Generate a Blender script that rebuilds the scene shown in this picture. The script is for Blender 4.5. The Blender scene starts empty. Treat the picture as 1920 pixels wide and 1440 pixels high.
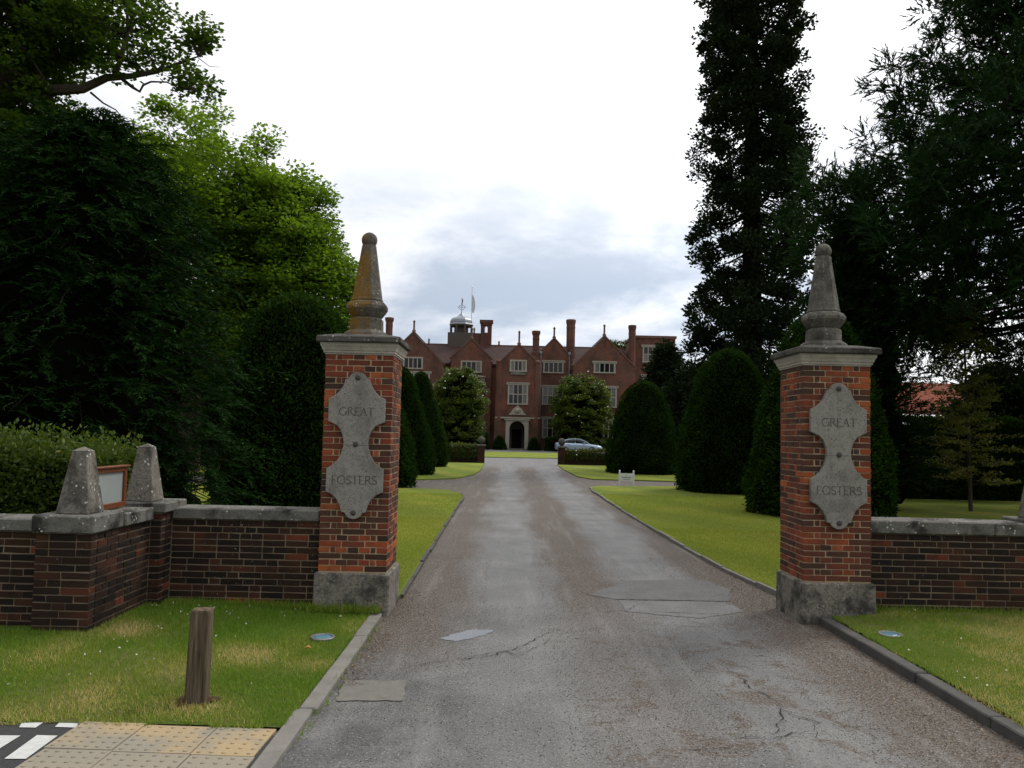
import bpy, bmesh, math, random
import numpy as np
from mathutils import Matrix, Vector

# ------------------------------------------------------------------ camera, sky, sun, exposure
S = bpy.context.scene
C = S.collection
R = math.radians


def camera_matrix(yaw, pitch, roll, loc):
    w = Vector((math.sin(yaw) * math.cos(pitch), math.cos(yaw) * math.cos(pitch), math.sin(pitch)))
    r = Vector((math.cos(yaw), -math.sin(yaw), 0.0))
    u = r.cross(w)
    r2 = r * math.cos(roll) + u * math.sin(roll)
    u2 = -r * math.sin(roll) + u * math.cos(roll)
    m = Matrix.Identity(4)
    for i in range(3):
        m[i][0], m[i][1], m[i][2], m[i][3] = r2[i], u2[i], -w[i], loc[i]
    return m


cam = bpy.data.cameras.new('camera')
cam.sensor_width = 36.0
cam.lens = 27.95
cam.clip_start, cam.clip_end = 0.05, 4000
cam_o = bpy.data.objects.new('camera', cam)
C.objects.link(cam_o)
cam_o.matrix_world = camera_matrix(R(0.21), R(3.576), R(1.279), (0, 0, 1.80))
S.camera = cam_o

SUN_EL, SUN_AZ = R(48), R(50)         # ahead of the camera, right of the drive
sun_dir = Vector((math.sin(SUN_AZ) * math.cos(SUN_EL), math.cos(SUN_AZ) * math.cos(SUN_EL), math.sin(SUN_EL)))
sun = bpy.data.lights.new('sun', 'SUN')
sun.energy = 1.5
sun.angle = R(14)
sun.color = (1.0, 0.96, 0.88)
sun_o = bpy.data.objects.new('sun', sun)
C.objects.link(sun_o)
sun_o.location = (0, 0, 40)
sun_o.rotation_euler = sun_dir.to_track_quat('Z', 'Y').to_euler()

world = bpy.data.worlds.new('World')
S.world = world
world.use_nodes = True
S.view_settings.view_transform = 'Standard'
S.view_settings.look = 'None'
S.view_settings.exposure = 0.25
S.view_settings.gamma = 1.0
S.view_settings.use_curve_mapping = False
S.cycles.use_denoising = True
S.cycles.max_bounces = 4
S.cycles.diffuse_bounces = 2
S.cycles.glossy_bounces = 2
S.cycles.transmission_bounces = 3
S.cycles.transparent_max_bounces = 6
S.cycles.caustics_reflective = False
S.cycles.caustics_refractive = False


# ------------------------------------------------------------------ node helper
class NT:
    def __init__(s, nt):
        s.nt = nt

    def put(s, sock, val):
        if isinstance(val, bpy.types.NodeSocket):
            s.nt.links.new(val, sock)
        elif val is not None:
            if hasattr(sock, 'default_value'):
                dv = sock.default_value
                if hasattr(dv, '__len__') and not hasattr(val, '__len__'):
                    val = [val] * len(dv)
                if hasattr(dv, '__len__') and len(dv) == 4 and len(val) == 3:
                    val = tuple(val) + (1.0,)
                sock.default_value = val

    def n(s, typ, ins=None, **props):
        nd = s.nt.nodes.new(typ)
        for k, v in props.items():
            setattr(nd, k, v)
        for k, v in (ins or {}).items():
            s.put(nd.inputs[k], v)
        return nd

    def math(s, op, a, b=None, c=None, clamp=False):
        nd = s.n('ShaderNodeMath', operation=op, use_clamp=clamp)
        for i, v in enumerate((a, b, c)):
            if v is not None:
                s.put(nd.inputs[i], v)
        return nd.outputs[0]

    def mix(s, f, a, b, blend='MIX'):
        nd = s.n('ShaderNodeMix', data_type='RGBA', blend_type=blend, clamp_factor=True)
        s.put(nd.inputs['Factor'], f)
        s.put(nd.inputs[6], a)
        s.put(nd.inputs[7], b)
        return nd.outputs[2]

    def noise(s, vec, scale, detail=4, rough=0.55, dist=0.0):
        nd = s.n('ShaderNodeTexNoise', {'Scale': scale, 'Detail': detail, 'Roughness': rough, 'Distortion': dist})
        if vec is not None:
            s.put(nd.inputs['Vector'], vec)
        return nd.outputs['Fac']

    def ramp(s, fac, stops, interp='LINEAR'):
        nd = s.n('ShaderNodeValToRGB')
        cr = nd.color_ramp
        cr.interpolation = interp
        while len(cr.elements) > 1:
            cr.elements.remove(cr.elements[-1])
        cr.elements[0].position = stops[0][0]
        cr.elements[0].color = col(stops[0][1])
        for p, c in stops[1:]:
            e = cr.elements.new(p)
            e.color = col(c)
        s.put(nd.inputs[0], fac)
        return nd.outputs[0]

    def step(s, v, lo, hi):
        nd = s.n('ShaderNodeMapRange', {'Value': v, 'From Min': lo, 'From Max': hi, 'To Min': 0.0, 'To Max': 1.0}, interpolation_type='SMOOTHSTEP')
        return nd.outputs[0]

    def scale(s, vec, xyz):
        nd = s.n('ShaderNodeVectorMath', operation='MULTIPLY')
        s.put(nd.inputs[0], vec)
        nd.inputs[1].default_value = xyz
        return nd.outputs[0]

    def bump(s, h, strength=0.3, dist=0.01):
        return s.n('ShaderNodeBump', {'Height': h, 'Strength': strength, 'Distance': dist}).outputs[0]


def col(c):
    if not hasattr(c, '__len__'):
        c = (c, c, c)
    return tuple(c) if len(c) == 4 else tuple(c) + (1.0,)


def build_sky():
    nt = world.node_tree
    nt.nodes.clear()
    t = NT(nt)
    sky = t.n('ShaderNodeTexSky', sky_type='NISHITA', sun_disc=False)
    sky.sun_elevation = SUN_EL
    sky.sun_rotation = SUN_AZ
    sky.air_density, sky.dust_density, sky.ozone_density = 1.0, 1.5, 1.0
    d = t.n('ShaderNodeTexCoord').outputs['Generated']
    sep = t.n('ShaderNodeSeparateXYZ', {0: d})
    z = t.math('MAXIMUM', sep.outputs[2], 0.0)
    k = t.math('DIVIDE', 1.0, t.math('ADD', z, 0.42))
    p = t.n('ShaderNodeCombineXYZ', {0: t.math('MULTIPLY', sep.outputs[0], k), 1: t.math('MULTIPLY', sep.outputs[1], k), 2: t.math('MULTIPLY', z, 2.2)}).outputs[0]
    big = t.noise(p, 1.7, 6, 0.55, 0.35)
    fine = t.noise(p, 5.0, 6, 0.6, 0.2)
    lump = t.math('ADD', t.math('MULTIPLY', big, 0.72), t.math('MULTIPLY', fine, 0.28))
    # thicker, greyer cloud low in the sky; thin bright cloud higher up
    low = t.math('SUBTRACT', 1.0, t.step(z, 0.16, 0.44))
    grey = t.math('MULTIPLY', t.step(lump, 0.62, 0.40), t.math('ADD', t.math('MULTIPLY', low, 0.92), 0.10))
    cloud = t.mix(grey, (12.2, 12.3, 12.6), (5.5, 6.4, 7.8))
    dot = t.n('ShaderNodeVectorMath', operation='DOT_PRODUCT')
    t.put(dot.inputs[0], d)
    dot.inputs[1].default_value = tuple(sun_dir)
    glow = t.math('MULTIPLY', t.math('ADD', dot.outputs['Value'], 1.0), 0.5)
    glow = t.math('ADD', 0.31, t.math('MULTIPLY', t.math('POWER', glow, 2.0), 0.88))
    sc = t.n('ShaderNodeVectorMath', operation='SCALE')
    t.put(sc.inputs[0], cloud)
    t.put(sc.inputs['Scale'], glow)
    gap = t.math('MULTIPLY', t.step(t.noise(p, 2.3, 3, 0.5, 0.5), 0.69, 0.78), 0.75)
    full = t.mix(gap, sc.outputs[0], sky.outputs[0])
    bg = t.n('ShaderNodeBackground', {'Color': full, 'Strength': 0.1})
    out = t.n('ShaderNodeOutputWorld')
    nt.links.new(bg.outputs[0], out.inputs[0])


build_sky()


# ------------------------------------------------------------------ materials
def material(name):
    m = bpy.data.materials.new(name)
    m.use_nodes = True
    m.node_tree.nodes.clear()
    t = NT(m.node_tree)
    out = t.n('ShaderNodeOutputMaterial')
    return m, t, out


def principled(t, out, color, rough=0.8, spec=0.3, normal=None, metal=0.0, **kw):
    b = t.n('ShaderNodeBsdfPrincipled', {'Base Color': color, 'Roughness': rough, 'Specular IOR Level': spec, 'Metallic': metal})
    if normal is not None:
        t.put(b.inputs['Normal'], normal)
    for k, v in kw.items():
        t.put(b.inputs[k], v)
    t.nt.links.new(b.outputs[0], out.inputs[0])
    return b


def coords(t, kind='Object'):
    return t.n('ShaderNodeTexCoord').outputs[kind]


def wpos(t):
    return t.n('ShaderNodeNewGeometry').outputs['Position']


def leaf_mat(name, c1, c2, c3=None, trans=0.35, rough=0.55, spec=0.25, tint=(1.25, 1.15, 0.55)):
    m, t, out = material(name)
    tone = t.n('ShaderNodeAttribute', attribute_name='tone').outputs['Fac']
    stops = [(0.0, c1), (0.75, c2)]
    if c3:
        stops.append((1.0, c3))
    c = t.ramp(tone, stops)
    b = t.n('ShaderNodeBsdfPrincipled', {'Base Color': c, 'Roughness': rough, 'Specular IOR Level': spec})
    if trans > 0:
        tc = t.mix(1.0, c, tint, 'MULTIPLY')
        tr = t.n('ShaderNodeBsdfTranslucent', {'Color': tc})
        mx = t.n('ShaderNodeMixShader', {0: trans})
        t.nt.links.new(b.outputs[0], mx.inputs[1])
        t.nt.links.new(tr.outputs[0], mx.inputs[2])
        t.nt.links.new(mx.outputs[0], out.inputs[0])
    else:
        t.nt.links.new(b.outputs[0], out.inputs[0])
    return m


def plain(name, c, rough=0.7, spec=0.3, vary=0.12, nscale=6.0, bump=0.0, metal=0.0):
    m, t, out = material(name)
    p = wpos(t)
    n = t.noise(p, nscale, 5, 0.6)
    v = t.math('ADD', 1.0 - vary, t.math('MULTIPLY', n, 2 * vary))
    cc = t.n('ShaderNodeVectorMath', operation='SCALE')
    cc.inputs[0].default_value = c[:3]
    t.put(cc.inputs['Scale'], v)
    nm = t.bump(t.noise(p, nscale * 12, 3), bump, 0.01) if bump else None
    principled(t, out, cc.outputs[0], rough, spec, nm, metal)
    return m


def brick_mat(name, stops, dirt, dirt_amt, white=0.0):
    m, t, out = material(name)
    oi = t.n('ShaderNodeObjectInfo').outputs['Random']
    ri = t.n('ShaderNodeNewGeometry')
    f = t.math('FRACT', t.math('ADD', oi, t.math('MULTIPLY', ri.outputs['Random Per Island'], 3.7)))
    p = ri.outputs['Position']
    c = t.ramp(f, stops)
    n1 = t.noise(p, 28, 5, 0.65)
    c = t.mix(t.math('MULTIPLY', t.step(n1, 0.42, 0.75), 0.55), c, t.mix(0.5, c, (0.05, 0.03, 0.025)))
    n2 = t.noise(p, 2.4, 4, 0.6)
    c = t.mix(t.math('MULTIPLY', t.step(n2, 0.40, 0.66), dirt_amt), c, dirt)
    if white:
        n3 = t.noise(p, 46, 3, 0.7)
        n4 = t.noise(p, 3.1, 3, 0.5)
        c = t.mix(t.math('MULTIPLY', t.step(n3, 0.66, 0.72), t.math('MULTIPLY', t.step(n4, 0.45, 0.62), white)), c, (0.42, 0.42, 0.39))
    st = t.noise(t.scale(p, (9.0, 9.0, 0.7)), 1.0, 4, 0.6)
    c = t.mix(t.math('MULTIPLY', t.step(st, 0.50, 0.70), 0.45), c, dirt)
    h = t.noise(p, 130, 4, 0.7)
    principled(t, out, c, 0.88, 0.2, t.bump(h, 0.7, 0.005))
    return m


def stone_mat(name, base, dark, lichen=None, lichen_amt=0.0, spots=0.4, dark_amt=0.8, side=None):
    m, t, out = material(name)
    g = t.n('ShaderNodeNewGeometry')
    p = g.outputs['Position']
    n1 = t.noise(p, 5.0, 6, 0.62)
    n2 = t.noise(p, 38, 5, 0.7)
    streak = t.noise(t.scale(p, (14, 14, 1.6)), 1.0, 4, 0.6)
    c = t.mix(t.math('MULTIPLY', t.step(n1, 0.42, 0.68), dark_amt), base, dark)
    c = t.mix(t.math('MULTIPLY', t.step(streak, 0.5, 0.72), 0.45 * dark_amt), c, dark)
    c = t.mix(t.math('MULTIPLY', t.step(n2, 0.46, 0.62), 0.6 * dark_amt), c, dark)
    if lichen:
        lm = t.math('MULTIPLY', t.step(t.noise(p, 4.2, 4, 0.55), 0.36, 0.52), lichen_amt)
        if side:
            dn = t.n('ShaderNodeVectorMath', operation='DOT_PRODUCT')
            t.put(dn.inputs[0], g.outputs['Normal'])
            dn.inputs[1].default_value = side
            lm = t.math('MULTIPLY', lm, t.step(dn.outputs['Value'], 0.15, 0.75))
        c = t.mix(lm, c, lichen)
    if spots:
        v = t.n('ShaderNodeTexVoronoi', {'Vector': p, 'Scale': 26.0, 'Randomness': 1.0}, feature='F1')
        sp = t.math('MULTIPLY', t.step(v.outputs['Distance'], 0.30, 0.20), t.step(t.noise(p, 9, 3), 0.52, 0.62))
        c = t.mix(t.math('MULTIPLY', sp, spots), c, (0.62, 0.62, 0.58))
        blk = t.math('MULTIPLY', t.step(t.noise(p, 62, 3, 0.7), 0.58, 0.66), 0.8)
        c = t.mix(blk, c, (0.03, 0.03, 0.028))
    h = t.math('ADD', t.noise(p, 90, 4, 0.7), t.math('MULTIPLY', n2, 1.5))
    principled(t, out, c, 0.9, 0.2, t.bump(h, 0.5, 0.006))
    return m


M = {}
M['pillar_brick'] = brick_mat('pillar_brick', [(0.0, (0.045, 0.026, 0.020)), (0.18, (0.075, 0.038, 0.027)), (0.38, (0.115, 0.042, 0.027)), (0.54, (0.18, 0.046, 0.025)), (0.70, (0.25, 0.056, 0.026)), (0.88, (0.33, 0.078, 0.028)), (0.97, (0.42, 0.115, 0.036)), (1.0, (0.09, 0.05, 0.040))], (0.06, 0.040, 0.030), 0.5)
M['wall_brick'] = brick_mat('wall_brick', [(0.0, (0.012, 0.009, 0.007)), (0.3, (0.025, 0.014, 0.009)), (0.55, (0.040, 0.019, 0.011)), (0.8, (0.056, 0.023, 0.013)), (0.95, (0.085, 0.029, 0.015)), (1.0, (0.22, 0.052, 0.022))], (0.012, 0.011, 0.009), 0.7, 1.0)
M['mortar'] = plain('mortar', (0.44, 0.325, 0.21), 0.95, 0.1, 0.35, 9, 0.4)
M['wall_mortar'] = plain('wall_mortar', (0.19, 0.145, 0.10), 0.95, 0.1, 0.7, 3, 0.4)
M['finial_lichen'] = stone_mat('finial_lichen', (0.150, 0.135, 0.112), (0.045, 0.041, 0.034), (0.215, 0.115, 0.013), 0.9, 0.4, 0.95, (-0.75, -0.55, 0.1))
M['finial_stone'] = stone_mat('finial_stone', (0.165, 0.150, 0.126), (0.050, 0.046, 0.040), None, 0, 0.35, 0.95)
M['cap_stone'] = stone_mat('cap_stone', (0.050, 0.045, 0.038), (0.013, 0.012, 0.011), (0.26, 0.245, 0.21), 0.25, 0.6, 1.0)
M['cornice'] = stone_mat('cornice', (0.47, 0.43, 0.37), (0.27, 0.245, 0.205), None, 0, 0.0, 0.6)
M['plaque'] = stone_mat('plaque', (0.30, 0.282, 0.25), (0.135, 0.126, 0.112), None, 0, 0.12, 0.6)
M['letter'] = plain('letter', (0.10, 0.092, 0.080), 0.95, 0.1, 0.3, 40)
M['bolt'] = plain('bolt', (0.055, 0.05, 0.045), 0.6, 0.4, 0.3, 60)
M['plinth'] = stone_mat('plinth', (0.245, 0.222, 0.185), (0.045, 0.042, 0.038), None, 0, 0.3, 1.0)
M['coping'] = stone_mat('coping', (0.088, 0.082, 0.072), (0.014, 0.0135, 0.0125), (0.36, 0.35, 0.31), 0.3, 0.8, 1.0)
M['obelisk'] = stone_mat('obelisk', (0.205, 0.187, 0.156), (0.050, 0.047, 0.040), (0.13, 0.126, 0.066), 0.35, 1.0, 0.95, (-1, 0, 0))
M['white_paint'] = plain('white_paint', (0.78, 0.78, 0.76), 0.5, 0.4, 0.05)
M['road_paint'] = plain('road_paint', (0.50, 0.50, 0.48), 0.8, 0.2, 0.25, 30)
M['soil'] = plain('soil', (0.10, 0.062, 0.036), 1.0, 0.05, 0.5, 40, 0.8)
M['bark'] = plain('bark', (0.06, 0.048, 0.036), 0.95, 0.1, 0.4, 14, 0.6)
M['dark_bark'] = plain('dark_bark', (0.013, 0.010, 0.008), 0.95, 0.03, 0.4, 9, 0.6)
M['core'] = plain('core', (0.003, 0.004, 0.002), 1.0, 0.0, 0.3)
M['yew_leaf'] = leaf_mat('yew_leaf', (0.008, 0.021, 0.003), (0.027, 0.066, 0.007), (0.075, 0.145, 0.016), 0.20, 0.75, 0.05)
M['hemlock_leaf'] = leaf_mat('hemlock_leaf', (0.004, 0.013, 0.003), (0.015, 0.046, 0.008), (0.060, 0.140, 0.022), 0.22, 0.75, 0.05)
M['cypress_leaf'] = leaf_mat('cypress_leaf', (0.005, 0.015, 0.004), (0.016, 0.042, 0.008), (0.055, 0.125, 0.018), 0.20, 0.75, 0.05)
M['redwood_leaf'] = leaf_mat('redwood_leaf', (0.008, 0.015, 0.006), (0.020, 0.034, 0.014), (0.042, 0.062, 0.026), 0.12, 0.75, 0.06)
M['cedar_leaf'] = leaf_mat('cedar_leaf', (0.007, 0.018, 0.006), (0.020, 0.046, 0.014), (0.050, 0.098, 0.028), 0.18, 0.75, 0.05)
M['sycamore_leaf'] = leaf_mat('sycamore_leaf', (0.058, 0.126, 0.012), (0.150, 0.262, 0.026), (0.25, 0.345, 0.042), 0.50, 0.6, 0.12)
M['oak_leaf'] = leaf_mat('oak_leaf', (0.026, 0.058, 0.009), (0.062, 0.118, 0.015), (0.10, 0.165, 0.024), 0.45, 0.6, 0.12)
M['hedge_leaf'] = leaf_mat('hedge_leaf', (0.030, 0.060, 0.008), (0.085, 0.130, 0.016), (0.20, 0.13, 0.03), 0.35)
M['magnolia_leaf'] = leaf_mat('magnolia_leaf', (0.030, 0.058, 0.010), (0.105, 0.155, 0.022), (0.30, 0.32, 0.055), 0.28, 0.4, 0.35)
M['sapling_leaf'] = leaf_mat('sapling_leaf', (0.070, 0.090, 0.016), (0.16, 0.17, 0.030), (0.28, 0.26, 0.05), 0.40)
M['rose_leaf'] = leaf_mat('rose_leaf', (0.045, 0.065, 0.016), (0.11, 0.14, 0.03), (0.20, 0.20, 0.05), 0.25)
M['petal'] = plain('petal', (0.80, 0.78, 0.70), 0.6, 0.2, 0.05)
M['grass_blade'] = leaf_mat('grass_blade', (0.115, 0.235, 0.020), (0.26, 0.31, 0.048), (0.56, 0.45, 0.20), 0.28, 0.7, 0.12, (1.1, 1.1, 0.6))
M['lawn_blade'] = leaf_mat('lawn_blade', (0.185, 0.280, 0.030), (0.345, 0.365, 0.052), (0.52, 0.44, 0.13), 0.25, 0.7, 0.12, (1.1, 1.1, 0.6))
M['glass'] = plain('glass', (0.010, 0.011, 0.013), 0.06, 0.5, 0.1)
M['curtain_glass'] = plain('curtain_glass', (0.15, 0.15, 0.14), 0.15, 0.5, 0.6, 5)
M['window_stone'] = plain('window_stone', (0.36, 0.33, 0.275), 0.85, 0.2, 0.3, 3)
M['lead'] = plain('lead', (0.24, 0.26, 0.29), 0.45, 0.5, 0.35, 3, 0.0, 0.25)
M['timber_dark'] = plain('timber_dark', (0.10, 0.085, 0.07), 0.85, 0.2, 0.3, 4)
M['iron'] = plain('iron', (0.03, 0.03, 0.032), 0.6, 0.4, 0.2)
M['void'] = plain('void', (0.008, 0.008, 0.008), 0.95, 0.1, 0.1)
M['varnish'] = plain('varnish', (0.145, 0.040, 0.012), 0.4, 0.4, 0.3, 22)
M['notice_paper'] = plain('notice_paper', (0.29, 0.315, 0.305), 0.3, 0.4, 0.12, 3)
M['concrete'] = plain('concrete', (0.165, 0.155, 0.138), 0.9, 0.2, 0.35, 14, 0.6)
M['kerb'] = plain('kerb', (0.19, 0.178, 0.16), 0.9, 0.2, 0.4, 7, 0.5)
M['kerb_dark'] = plain('kerb_dark', (0.085, 0.080, 0.073), 0.9, 0.2, 0.5, 7, 0.5)
M['crack'] = plain('crack', (0.035, 0.031, 0.026), 1.0, 0.0, 0.3, 30)
M['pebble'] = brick_mat('pebble', [(0.0, (0.06, 0.042, 0.03)), (0.5, (0.17, 0.12, 0.08)), (0.9, (0.30, 0.24, 0.17)), (1.0, (0.5, 0.47, 0.4))], (0.1, 0.07, 0.05), 0.2)
M['litter'] = leaf_mat('litter', (0.045, 0.026, 0.015), (0.13, 0.075, 0.035), (0.32, 0.22, 0.11), 0.1)
M['car_paint'] = plain('car_paint', (0.33, 0.42, 0.53), 0.25, 0.55, 0.03, 3, 0.0, 0.35)
M['tyre'] = plain('tyre', (0.015, 0.015, 0.016), 0.85, 0.2, 0.1)
M['alloy'] = plain('alloy', (0.42, 0.43, 0.45), 0.35, 0.5, 0.1, 5, 0, 0.8)
M['lamp_red'] = plain('lamp_red', (0.30, 0.012, 0.01), 0.2, 0.5, 0.05)
M['lamp_clear'] = plain('lamp_clear', (0.65, 0.68, 0.72), 0.15, 0.6, 0.05)
M['flag_cloth'] = plain('flag_cloth', (0.60, 0.62, 0.66), 0.8, 0.2, 0.15, 3)
M['print_grey'] = plain('print_grey', (0.20, 0.21, 0.24), 0.8, 0.2, 0.1)
M['uplight_lens'] = plain('uplight_lens', (0.10, 0.21, 0.27), 0.15, 0.5, 0.3, 20)
M['steel'] = plain('steel', (0.30, 0.31, 0.30), 0.4, 0.5, 0.3, 30, 0, 0.7)
M['grit_stone'] = leaf_mat('grit_stone', (0.07, 0.05, 0.04), (0.22, 0.18, 0.14), (0.50, 0.46, 0.40), 0.0, 0.9)
M['dead_leaf'] = plain('dead_leaf', (0.45, 0.26, 0.08), 0.8, 0.2, 0.3, 40)


def house_brick():
    m, t, out = material('house_brick')
    p = wpos(t)
    sep = t.n('ShaderNodeSeparateXYZ', {0: p})
    v = t.n('ShaderNodeCombineXYZ', {0: t.math('ADD', sep.outputs[0], sep.outputs[1]), 1: sep.outputs[2], 2: 0.0}).outputs[0]
    br = t.n('ShaderNodeTexBrick', {'Vector': v, 'Color1': (0.175, 0.062, 0.042), 'Color2': (0.105, 0.046, 0.035), 'Mortar': (0.17, 0.128, 0.098), 'Scale': 1.0, 'Mortar Size': 0.008, 'Brick Width': 0.23, 'Row Height': 0.072})
    c = br.outputs['Color']
    n = t.noise(p, 0.55, 5, 0.6)
    c = t.mix(t.math('MULTIPLY', t.step(n, 0.40, 0.66), 0.7), c, (0.068, 0.040, 0.032))
    n2 = t.noise(t.scale(p, (1.6, 1.6, 0.35)), 1.0, 4, 0.6)
    c = t.mix(t.math('MULTIPLY', t.step(n2, 0.5, 0.72), 0.6), c, (0.27, 0.080, 0.046))
    principled(t, out, c, 0.9, 0.15)
    return m


def roof_tile(name, a, b, c3):
    m, t, out = material(name)
    p = wpos(t)
    sep = t.n('ShaderNodeSeparateXYZ', {0: p})
    v = t.n('ShaderNodeCombineXYZ', {0: t.math('ADD', sep.outputs[0], sep.outputs[1]), 1: sep.outputs[2], 2: 0.0}).outputs[0]
    br = t.n('ShaderNodeTexBrick', {'Vector': v, 'Color1': a, 'Color2': b, 'Mortar': (0.03, 0.02, 0.018), 'Scale': 1.0, 'Mortar Size': 0.006, 'Brick Width': 0.18, 'Row Height': 0.10})
    c = t.mix(t.math('MULTIPLY', t.step(t.noise(p, 0.7, 5, 0.6), 0.4, 0.7), 0.6), br.outputs['Color'], c3)
    principled(t, out, c, 0.85, 0.2)
    return m


M['house_brick'] = house_brick()
M['roof_tile'] = roof_tile('roof_tile', (0.072, 0.034, 0.028), (0.045, 0.025, 0.023), (0.034, 0.024, 0.023))
M['red_tile'] = roof_tile('red_tile', (0.33, 0.085, 0.040), (0.22, 0.06, 0.034), (0.14, 0.05, 0.035))


def asphalt():
    m, t, out = material('asphalt')
    p = wpos(t)
    sep = t.n('ShaderNodeSeparateXYZ', {0: p})
    x, y = sep.outputs[0], sep.outputs[1]
    warp = t.noise(t.scale(p, (1.0, 0.28, 1.0)), 1.3, 5, 0.6)
    xx = t.math('ADD', x, t.math('MULTIPLY', t.math('SUBTRACT', warp, 0.5), 1.3))
    grain = t.noise(p, 66, 3, 0.75)
    mid = t.noise(p, 26, 5, 0.7)
    large = t.noise(p, 1.1, 5, 0.6)
    base = t.ramp(large, [(0.30, (0.088, 0.087, 0.085)), (0.5, (0.135, 0.133, 0.130)), (0.70, (0.180, 0.177, 0.171))])
    # loose brown gravel lies along both edges and down the middle, between the wheel tracks
    el = t.math('MULTIPLY', t.step(xx, -0.15, -0.75), t.step(y, 5.6, 7.2))
    er = t.step(xx, 2.15, 2.65)
    ce = t.math('MULTIPLY', t.math('MULTIPLY', t.step(xx, 0.30, 0.72), t.step(xx, 1.65, 1.15)), t.math('ADD', 0.35, t.math('MULTIPLY', t.step(y, 7.0, 9.5), 0.65)))
    band = t.math('MAXIMUM', t.math('MAXIMUM', el, er), ce)
    band = t.math('MULTIPLY', band, t.step(y, 46.0, 40.0))
    patchy = t.math('MULTIPLY', t.step(t.noise(p, 2.6, 6, 0.7, 0.8), 0.50, 0.60), t.step(x, 0.2, 0.7))
    patchy = t.math('MULTIPLY', patchy, t.step(y, 9.0, 7.0))
    mask = t.math('MAXIMUM', band, t.math('MULTIPLY', patchy, 0.95))
    mask = t.math('MULTIPLY', mask, t.math('ADD', 0.45, t.math('MULTIPLY', t.step(mid, 0.36, 0.58), 0.55)), clamp=True)
    gravel = t.ramp(t.noise(p, 60, 4, 0.8), [(0.34, (0.018, 0.012, 0.008)), (0.46, (0.062, 0.042, 0.030)), (0.58, (0.135, 0.098, 0.070)), (0.70, (0.36, 0.30, 0.23))])
    c = t.mix(mask, base, gravel)
    # darker, rougher worn asphalt at the near left
    near = t.math('MULTIPLY', t.step(x, 0.1, -0.5), t.step(y, 7.2, 5.6))
    near = t.math('MULTIPLY', near, t.step(t.noise(p, 1.7, 4, 0.6), 0.36, 0.62))
    c = t.mix(t.math('MULTIPLY', near, 0.75), c, (0.055, 0.054, 0.054))
    sp = t.math('MULTIPLY', t.step(grain, 0.575, 0.635), 0.7)
    c = t.mix(sp, c, (0.42, 0.40, 0.36))
    dk = t.math('MULTIPLY', t.step(t.noise(p, 52, 3, 0.75), 0.545, 0.615), 0.8)
    c = t.mix(dk, c, (0.028, 0.025, 0.022))
    streak = t.noise(t.scale(p, (5.0, 0.35, 1.0)), 1.0, 4, 0.6)
    c = t.mix(t.math('MULTIPLY', t.step(streak, 0.5, 0.75), 0.35), c, (0.26, 0.25, 0.235))
    h = t.math('ADD', t.math('MULTIPLY', mid, 0.7), t.noise(p, 110, 3, 0.8))
    rough = t.math('ADD', 0.62, t.math('MULTIPLY', mask, 0.25))
    principled(t, out, c, rough, 0.35, t.bump(h, 0.75, 0.008))
    return m


M['asphalt'] = asphalt()


def speckled(name, a, dk, lt):
    m, t, out = material(name)
    p = wpos(t)
    c = t.mix(t.step(t.noise(p, 3, 5, 0.6), 0.35, 0.65), a, dk)
    c = t.mix(t.math('MULTIPLY', t.step(t.noise(p, 70, 3, 0.7), 0.55, 0.64), 0.7), c, (0.03, 0.028, 0.026))
    c = t.mix(t.math('MULTIPLY', t.step(t.noise(p, 88, 3, 0.7), 0.58, 0.66), 0.6), c, lt)
    principled(t, out, c, 0.7, 0.35, t.bump(t.noise(p, 90, 3, 0.8), 0.7, 0.008))
    return m


M['patch_dark'] = speckled('patch_dark', (0.122, 0.119, 0.114), (0.096, 0.093, 0.089), (0.30, 0.29, 0.27))
M['patch_light'] = speckled('patch_light', (0.160, 0.157, 0.151), (0.120, 0.118, 0.114), (0.36, 0.35, 0.33))
M['footway'] = plain('footway', (0.055, 0.054, 0.054), 0.85, 0.25, 0.4, 40, 0.7)


def turf(name, a, b, dry, stripes=0.0):
    m, t, out = material(name)
    p = wpos(t)
    n = t.noise(p, 9, 6, 0.7)
    c = t.mix(n, a, b)
    d = t.step(t.noise(p, 0.62, 5, 0.62, 0.3), 0.48, 0.66)
    c = t.mix(t.math('MULTIPLY', d, 0.55), c, dry)
    if stripes:
        sep = t.n('ShaderNodeSeparateXYZ', {0: p})
        s = t.math('ADD', t.math('MULTIPLY', sep.outputs[0], 1.7), t.math('MULTIPLY', sep.outputs[1], 0.75))
        s = t.math('ADD', s, t.math('MULTIPLY', t.noise(p, 0.8, 3), 1.3))
        st = t.step(t.math('SINE', t.math('MULTIPLY', s, 1.35)), -0.35, 0.35)
        c = t.mix(t.math('MULTIPLY', st, stripes), c, (0.130, 0.175, 0.034))
    h = t.noise(p, 60, 4, 0.8)
    principled(t, out, c, 0.95, 0.1, t.bump(h, 1.0, 0.03))
    return m


M['lawn'] = turf('lawn', (0.145, 0.205, 0.025), (0.24, 0.27, 0.042), (0.34, 0.30, 0.064), 0.6)
M['verge'] = turf('verge', (0.075, 0.130, 0.018), (0.14, 0.175, 0.034), (0.28, 0.22, 0.11))
M['far_grass'] = turf('far_grass', (0.060, 0.085, 0.016), (0.100, 0.120, 0.024), (0.12, 0.11, 0.03))


def tactile_mat(name, buff):
    m, t, out = material(name)
    p = wpos(t)
    n = t.noise(p, 3.2, 5, 0.6)
    c = t.mix(t.step(n, 0.40, 0.64), buff, (0.25, 0.225, 0.175))
    c = t.mix(t.math('MULTIPLY', t.step(t.noise(p, 70, 3), 0.55, 0.7), 0.35), c, (0.13, 0.11, 0.08))
    principled(t, out, c, 0.9, 0.2, t.bump(t.noise(p, 160, 3), 0.4, 0.003))
    return m


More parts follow.
